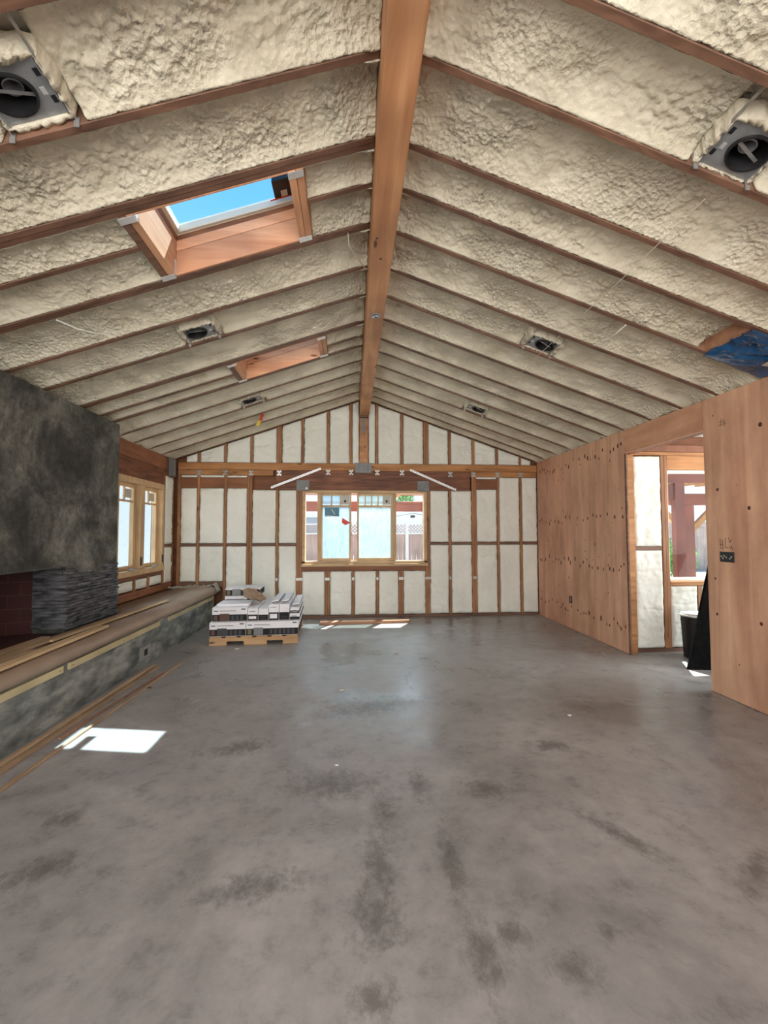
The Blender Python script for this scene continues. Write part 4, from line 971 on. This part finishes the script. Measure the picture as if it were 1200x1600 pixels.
# ================================================================== ROOM BEYOND THE DOORWAY
YA = 4.80
PA = lambda u, v, dd: (u, YA+dd, v)
g = 'framing of the room beyond the doorway'
tag(wall_foam(PA, 3.20, 3.525, .042, 1.14, 301, .014), 'lower white foam panel seen through the doorway beside the post', 'insulation')
tag(wall_foam(PA, 3.20, 3.525, 1.178, 2.215, 302, .014), 'upper white foam panel seen through the doorway beside the post', 'insulation')
tag(wall_foam(PA, 3.605, 3.93, .042, .735, 303, .014), 'foam panel under the window of the room beyond the doorway', 'insulation')
tag(wall_foam(PA, 3.97, 4.36, .042, .735, 304, .02), 'foam panel behind the bucket, right of the short stud', 'insulation')
board('blocking', (3.185, 3.525, YA+.004, YA+.139, 1.141, 1.177), M['rafter'], 'dark block between foam panels beyond the doorway', 'block', g)
for x0, x1, z0, z1, s_ in ((3.527, 3.565, .042, 2.222, 'stud left of the window beyond the doorway'), (3.567, 3.603, .042, 2.222, 'second stud framing the window beyond the doorway'), (3.932, 3.968, .042, .735, 'short stud under the window beyond the doorway'), (4.40, 4.44, .042, 2.222, 'stud at the far side of the window beyond the doorway'), (3.162, 3.185, .042, 2.222, 'stud right behind the doorway post')):
    tag(MB().box(x0, x1, YA, YA+.139, z0, z1).build('stud', M['stud'], bevel=.002), s_, 'stud', g)
board('sill_plate', (3.605, 4.40, YA, YA+.139, .737, .782), M['plate_x'], 'sill board under the window beyond the doorway', 'plate')
board('window_header', (3.605, 4.40, YA+.002, YA+.139, 2.06, 2.222), M['plate_x'], 'orange brown header over the window beyond the doorway', 'header')
board('top_plate', (3.165, 6.0, YA, YA+.139, 2.224, 2.262), M['plate_x'], 'upper plate of the room beyond the doorway', 'plate')
board('second_plate', (3.165, 6.0, YA+.002, YA+.139, 2.266, 2.34), M['dark_y'], 'second plate above the upper plate beyond the doorway', 'plate')
board('bottom_plate', (3.165, 6.0, YA, YA+.139, .0, .040), M['rafter'], 'dark bottom plate of the room beyond the doorway', 'plate')
w = MB(); a0, a1 = YA+.14, YA+.16
w.box(3.165, 3.62, a0, a1, 0, 2.62); w.box(4.39, 6.1, a0, a1, 0, 2.62); w.box(3.62, 4.39, a0, a1, 0, .79); w.box(3.62, 4.39, a0, a1, 2.05, 2.62)
struct(w.build('annex_wall', M['blk_x']), 'outer wall of the room beyond the doorway', 'wall')
tag(wall_foam(lambda u, v, dd: (u, v, 2.46+dd), 3.17, 5.9, 3.2, 4.93, 310, .05), 'white foam on the ceiling of the room beyond the doorway', 'insulation')
w = MB(); w.box(3.165, 6.2, -.5, 5.0, 2.62, 2.68); struct(w.build('annex_ceiling', M['blk_x']), 'roof deck over the room beyond the doorway', 'ceiling')
wn = empty('window_5', (4.0, YA+.1, .785)); struct(wn, 'open framed window in the room beyond the doorway', 'window')
f = MB(); f.box(3.604, 3.63, YA+.03, YA+.15, .784, 2.058); f.box(4.37, 4.398, YA+.03, YA+.15, .784, 2.058); f.box(3.63, 4.37, YA+.03, YA+.15, .784, .815); f.box(3.63, 4.37, YA+.03, YA+.15, 2.03, 2.058)
f.build('window_frame', M['white'], wn, bevel=.002); MB().box(3.63, 4.37, YA+.08, YA+.084, .815, 2.03).build('pane', M['glass'], wn)
# black sheet leaning, bucket
M['black_dust'] = plain('dusty_black', (.004, .004, .004), .9, 0, .1, 20, .6, 30)
M['black_dust'].node_tree.nodes['Principled BSDF'].inputs['Specular IOR Level'].default_value = .1
m = MB(); m.hexa([(3.283, 4.165, 0), (4.05, 4.05, 0), (4.05, 4.075, 0), (3.283, 4.19, 0), (3.665, 4.30, 1.05), (4.40, 4.20, 1.05), (4.40, 4.225, 1.05), (3.665, 4.325, 1.05)])
tag(m.build('black_board', M['black_dust'], bevel=.002), 'dusty black panel leaning behind the near plywood in the doorway', 'panel')
bk = empty('bucket', (3.70, 4.57, 0))
m = MB(); m.cyl((3.70, 4.57, .0), (3.70, 4.57, .44), .115, .135, 32); m.build('pail', M['black'], bk, smooth=False)
m = MB(); m.cyl((3.70, 4.57, .441), (3.70, 4.57, .455), .147, .147, 32); m.cyl((3.70, 4.57, .4555), (3.70, 4.57, .475), .140, .132, 32); m.build('lid', M['galv_light'], bk)
m = MB(); m.cyl((3.70, 4.57, .385), (3.70, 4.57, .395), .1365, .137, 32); m.build('rim', M['can'], bk)
tag(bk, 'dark bucket with a shiny rim behind the leaning black panel', 'bucket')

# ================================================================== PALLET OF CARTONS
R0 = math.radians(3.0); PX, PY = -1.69, 5.47
def pw(u, v, z): return Vector((PX+u*math.cos(R0)-v*math.sin(R0), PY+u*math.sin(R0)+v*math.cos(R0), z))
def pbox(m, u0, u1, v0, v1, z0, z1, mi=0):
    return m.hexa([pw(u0, v0, z0), pw(u1, v0, z0), pw(u1, v1, z0), pw(u0, v1, z0), pw(u0, v0, z1), pw(u1, v0, z1), pw(u1, v1, z1), pw(u0, v1, z1)], mi)
pal = empty('pallet', tuple(pw(.52, .5, 0))); tag(pal, 'light wooden pallet on the concrete floor carrying the cartons', 'pallet')
for v in (0, .48, .96):
    m = MB(); pts = [(0, 0), (.20, 0), (.21, .045), (.40, .045), (.41, 0), (.67, 0), (.68, .045), (.86, .045), (.87, 0), (1.045, 0), (1.045, .088), (0, .088)]
    # stringer in pieces, so the notches stay open
    for a, b_ in ((0, .20), (.40, .67), (.86, 1.045)): pbox(m, a, b_, v, v+.04, 0, .088)
    for a, b_ in ((.20, .40), (.67, .86)): pbox(m, a, b_, v, v+.04, .045, .088)
    m.build('stringer', M['pallet'], pal)
for k_ in range(6): pbox(MB(), .01+k_*.178, .14+k_*.178, 0, 1.0, .0885, .104).build('deck_board', M['pallet'], pal, bevel=.002)
def carton(u0, u1, v0, v1, z0, z1, label, style='long', tilt=0, grp='white cartons stacked on the pallet', pic=None):
    c = empty('carton', tuple(pw((u0+u1)/2, (v0+v1)/2, z0)))
    pbox(MB(), u0, u1, v0, v1, z0, z1).build('box_body', M['carton'], c, bevel=.002)
    H_ = z1-z0; m = MB(); zb_, zt_ = z0+.004, z0+H_*(.5 if style != 'dark' else .8)
    e_ = .0012
    pbox(m, u0+.002, u1-.002, v0-e_, v0-.0001, zb_, zt_); pbox(m, u1+.0001, u1+e_, v0+.002, v1-.002, zb_, zt_)
    bd = m.build('printed_band', M['print'], c)
    m = MB(); W_ = u1-u0; n = int((W_*.5)/.05) if W_ > .3 and H_ > .05 else 0
    if n:
        for k_ in range(n): s0 = u1-.03-(k_+1)*.052; pbox(m, s0, s0+.034, v0-.002, v0-.0013, zb_+.012, zt_-.012)
        m.build('windows_row', M['print_grey'], bd)
        m = MB(); pbox(m, u0+.09, u0+.20, v0-.003, v0-.0013, zb_+.006, zt_+.012); m.build('product_picture', M[pic or 'steel_grey'], bd)
        m = MB(); pbox(m, u0+.02, u0+.065, v0-.0022, v0-.0013, zb_+.012, zt_-.008); m.build('emblem', M['print_olive' if pic == 'steel_grey' else 'print_brown'], bd)
        m = MB(); pbox(m, u0+.02, u0+.07, v0-.0009, v0-.0001, z1-.045, z1-.035); pbox(m, u0+.09, u0+.28, v0-.0009, v0-.0001, z1-.043, z1-.037); pbox(m, u1-.07, u1-.02, v0-.0009, v0-.0001, z1-.028, z1-.014)
        m.build('small_print', M['print_grey'], c)
    elif style == 'end':
        m = MB(); pbox(m, u0+.012, u1-.02, v0-.002, v0-.0013, zb_+.02, zt_-.018); m.build('white_label', M['carton'], bd)
        m = MB(); pbox(m, u0+.02, u1-.03, v0-.0009, v0-.0001, z1-.04, z1-.034); m.build('small_print', M['print_grey'], c)
    elif style == 'end2':
        m = MB()
        for q_ in range(2): pbox(m, u0+.02, u1-.03, v0-.002, v0-.0013, zb_+.016+q_*.024, zb_+.024+q_*.024)
        m.build('grey_lines', M['print_grey'], bd)
    tag(c, label, 'box', grp)
    if tilt: c.rotation_euler = (0, tilt, 0)
    return c
carton(.0, .42, .0, .50, .106, .272, 'front left carton in the bottom layer on the pallet', pic='print_grey')
carton(.425, 1.045, .0, .50, .106, .272, 'long front right carton in the bottom layer on the pallet', pic='steel_grey')
carton(.0, .50, .505, 1.0, .106, .272, 'back left carton in the bottom layer, hidden behind the front one')
carton(.505, 1.045, .505, 1.0, .106, .272, 'back right carton in the bottom layer, seen past the right corner')
carton(.02, .43, .04, .52, .274, .440, 'left long carton in the second layer with a brown picture', pic='print_brown')
for i, (a, b_, z1, st) in enumerate(((.437, .557, .425, 'end'), (.562, .680, .418, 'end2'), (.686, .806, .470, 'end'), (.812, .932, .470, 'end2'), (.938, 1.055, .352, 'end2'))):
    carton(a, b_, .04, .95, .274, z1, '%s of the narrow cartons seen end on in the second layer, counted from the left' % ORD[i+1], st, grp='narrow cartons seen end on')
carton(.945, 1.05, .02, .80, .354, .428, 'low carton with a framed black label at the right end of the stack', 'end')
carton(.03, .36, .56, 1.0, .274, .415, 'carton behind the brown picture carton at the back left')
carton(.05, .33, .56, .97, .417, .502, 'plain white carton below the topmost carton at the back', 'end')
carton(.05, .50, .58, .98, .504, .604, 'topmost carton of the pallet stack at the back left', 'dark', pic='steel_grey')
fl = carton(.04, .44, .16, .50, .4415, .462, 'flat white carton lying on the second layer at left', 'end')
for i, (a, z_, t_) in enumerate(((.72, .476, -.22), (.84, .480, -.16), (.965, .436, -.05))):
    c = carton(a, a+.085, .10, .88, z_, z_+.028, 'thin slanted white carton on top at the right, %s of three from the left' % ORD[i+1], 'thin', grp='thin cartons slanted on top'); c.rotation_euler = (0, t_, 0)
# crumpled bag
m = MB(); vs = []; A, B = 28, 16
for i in range(A+1):
    for j in range(B+1):
        th = math.pi*2*i/A; ph = math.pi*j/B; P = Vector((math.cos(th)*math.sin(ph), math.sin(th)*math.sin(ph), math.cos(ph)))
        k_ = .78+.35*noise.noise(P*2.0+Vector((4, 0, 0)))+.22*abs(noise.noise(P*4.5))
        vs.append((-1.275+P.x*.15*k_+P.z*-.03, 5.93+P.y*.13*k_, .535+P.z*.088*k_-P.x*.035))
fs = [(i*(B+1)+j, (i+1)*(B+1)+j, (i+1)*(B+1)+j+1, i*(B+1)+j+1) for i in range(A) for j in range(B)]
m.add(vs, fs); tag(m.build('paper_bag', M['kraft']), 'crumpled brown paper bag lying on the cartons', 'bag')

# ------------------------------------------------------------------ debris on the slab
def chip(x, y, s_, a, mt, label):
    m = MB(); m.prism([(x+s_*math.cos(a+t)*k_, y+s_*.6*math.sin(a+t)*k_, .0005) for t, k_ in ((0, 1), (1.3, .7), (2.4, 1), (3.9, .8), (5.1, .9))], (0, 0, s_*.35)); tag(m.build('debris_chip', mt), label, 'debris', 'scraps on the slab')
chip(-.085, 2.642, .012, .3, M['white'], 'small white scrap in the middle of the slab')
chip(-.087, 3.859, .028, .0, M['dirt'], 'flat pale scrap on the slab in front of the pallet')
chip(-1.292, 3.106, .013, 1, M['white'], 'white scrap right of the sunlit patch')
chip(.501, 4.946, .02, .5, M['brown_x'], 'brown scrap far out on the slab')
chip(1.60, 3.213, .015, .2, M['white'], 'tiny white scrap on the right half of the slab')
chip(-1.75, 4.05, .02, .9, M['can'], 'dark scrap beside the strips on the floor')
chip(-1.32, 5.30, .03, .9, M['dirt'], 'pale scrap in front of the pallet')

# ================================================================== OUTSIDE
struct(MB().box(-25, 30, -6, 60, -.40, -.16).build('ground', M['ground']), 'pale yard outside the windows', 'ground')
# fence with lattice beyond the far window
fn = empty('garden_fence', (.5, 14, -.16)); tag(fn, 'weathered grey board fence with lattice top behind the far window', 'fence')
m = MB(); x = -3.2; rnd = random.Random(3)
while x < 7: m.box(x, x+.135, 14+rnd.uniform(0, .012), 14.03, -.16, 1.28); x += .142
m.build('fence_boards', M['fence'], fn)
m = MB()
for k_ in range(104):
    x = -3.5+k_*.105; m.beam((x, 14.01, 1.32), (x+.26, 14.01, 1.58), .008, .02); m.beam((x+.26, 14.022, 1.32), (x, 14.022, 1.58), .008, .02)
m.build('lattice', M['fence'], fn)
for z in (1.28, 1.58): MB().box(-3.3, 7.3, 13.97, 14.05, z, z+.04).build('rail', M['ext_white'], fn)
for x in (-2.6, -.2, 1.70, 4.1, 6.5): MB().box(x, x+.10, 13.95, 14.06, -.16, 1.66).build('post', M['ext_white'], fn)
# neighbour's gabled house
nh = empty('neighbour_house', (4.1, 30, -.16)); tag(nh, 'pale grey house with a white gable beyond the fence', 'house')
m = MB(); m.prism([(-.6, 30, -.16), (8.9, 30, -.16), (8.9, 30, 1.75), (4.15, 30, 2.62), (-.6, 30, 1.75)], (0, 8, 0)); m.build('wall', M['ext_white'], nh)
for s_ in (-1, 1): m = MB(); m.prism([(4.15, 29.5, 2.64), (4.15, 29.5, 2.80), (4.15+s_*5.4, 29.5, 1.80), (4.15+s_*5.4, 29.5, 1.66)], (0, 9, 0)); m.build('roof_slope', M['roof_pale'], nh)
MB().box(4.0, 4.3, 29.96, 29.99, 2.32, 2.48).build('gable_vent', M['can'], nh)
bl = empty('neighbour_house', (-6, 24, -.16)); tag(bl, 'pale blue neighbouring house seen at the left pane of the far window', 'house')
MB().box(-12, -1.6, 24, 30, -.16, 2.15).build('wall', M['ext_blue'], bl); MB().box(-12.4, -1.3, 23.7, 30.3, 2.15, 2.35).build('roof_edge', M['roof_pale'], bl)
# pergola beyond the far window
pg = empty('pergola', (.5, 12.5, -.16)); tag(pg, 'dark red timber pergola beam crossing above the fence', 'pergola')
MB().box(-4.5, 5.5, 12.5, 12.62, 1.93, 2.22).build('beam', M['redwood_x'], pg, bevel=.01)
MB().box(-4.5, 5.5, 10.6, 10.72, 2.24, 2.36).build('beam', M['redwood_x'], pg, bevel=.01)
for x in (-3.9, 4.7): MB().box(x, x+.15, 12.48, 12.63, -.16, 1.925).build('post', M['redwood_z'], pg)
for k_ in range(9): MB().box(-4.2+k_*1.1, -4.14+k_*1.1, 10.3, 13.0, 2.36, 2.48).build('rafter', M['orange_y'], pg)
MB().box(1.10, 1.22, 12.485, 12.498, 2.03, 2.10).build('label_plate', M['white'], pg)
# neighbour wall outside the left window
lw = empty('neighbour_wall', (-7.0, 11, -.16)); tag(lw, 'pale blue house wall close outside the left casement window', 'wall')
m = MB(); m.box(-7.2, -7.0, 5.5, 19, -.16, 4.6); m.build('wall', M['ext_blue'], lw); MB().box(-7.0, -6.96, 9.0, 10.9, 1.0, 2.1).build('window_trim', M['ext_white'], lw)
MB().box(-6.96, -6.95, 9.08, 10.82, 1.08, 2.02).build('pane', M['can_plate'], lw)
# red timber pergola outside the annex window
p2 = empty('pergola', (6.2, 7.4, -.16)); tag(p2, 'red timber pergola with orange rafters outside the doorway room window', 'pergola')
MB().box(5.62, 5.80, 7.30, 7.42, -.16, 2.20).build('post', M['redwood_z'], p2, bevel=.01)
MB().box(7.62, 7.84, 9.6, 9.82, -.16, 1.95).build('post', M['redwood_z'], p2, bevel=.01)
MB().box(5.2, 11.5, 9.6, 9.80, 1.96, 2.22).build('beam', M['redwood_x'], p2, bevel=.01)
MB().box(5.1, 5.62, 7.33, 7.53, 1.90, 2.18).build('beam', M['redwood_x'], p2, bevel=.01)
MB().box(4.9, 6.3, 7.45, 7.55, 2.22, 2.42).build('beam', M['redwood_x'], p2, bevel=.01)
for k_ in range(14): MB().box(5.2+k_*.45, 5.26+k_*.45, 7.3, 10.2, 2.43, 2.58).build('rafter', M['orange_y'], p2)
MB().beam((7.05, 9.7, 1.92), (7.62, 9.7, 1.40), .09, .12).build('brace', M['orange_y'], p2); MB().beam((8.40, 9.7, 1.92), (7.84, 9.7, 1.40), .09, .12).build('brace', M['orange_y'], p2)
MB().box(4.8, 11.6, 6.9, 10.4, 2.72, 2.75).build('roof_panel', M['ext_blue'], p2)
f2 = empty('garden_fence', (10, 16.5, -.16)); tag(f2, 'grey board fence behind the red pergola posts', 'fence')
m = MB(); x = 8.0
while x < 19: m.box(x, x+.135, 16.5, 16.53, -.16, 1.75); x += .142
m.build('fence_boards', M['fence'], f2); MB().box(8, 19, 16.46, 16.498, 1.45, 1.52).build('rail', M['fence'], f2)
def shrub(cx, cy, z0, R_, n, label, seed, lift=0):
    r = random.Random(seed); s = empty('shrub', (cx, cy, z0)); m = MB()
    for k_ in range(n):
        a, b_ = r.uniform(0, 6.28), math.acos(r.uniform(-1, 1)); q_ = R_*r.uniform(.5, 1)
        c = Vector((cx+q_*math.sin(b_)*math.cos(a), cy+q_*math.sin(b_)*math.sin(a), z0+lift+R_*1.1+q_*math.cos(b_)*.9)); l = R_*.13
        M_ = Euler((r.uniform(0, 6), r.uniform(0, 6), r.uniform(0, 6))).to_matrix()
        m.add([c+M_@Vector(p) for p in ((-l, 0, 0), (0, -l*.4, .1*l), (l, 0, 0), (0, l*.4, .1*l))], [(0, 1, 2, 3)])
    m.build('foliage', M['leaf'], s); MB().cyl((cx, cy, z0), (cx, cy, z0+lift+R_*1.2), R_*.07, R_*.03, 8).build('stem', M['bark'], s)
    tag(s, label, 'shrub', 'garden greenery')
shrub(9.6, 12.5, -.16, .55, 500, 'green shrub between the red pergola posts', 1)
shrub(11.4, 15, -.16, .7, 500, 'green shrub in front of the fence beyond the doorway window', 2)
shrub(5.6, 46, -.16, 1.0, 700, 'distant green treetop above the pergola beam at the right pane', 3, 3.8)
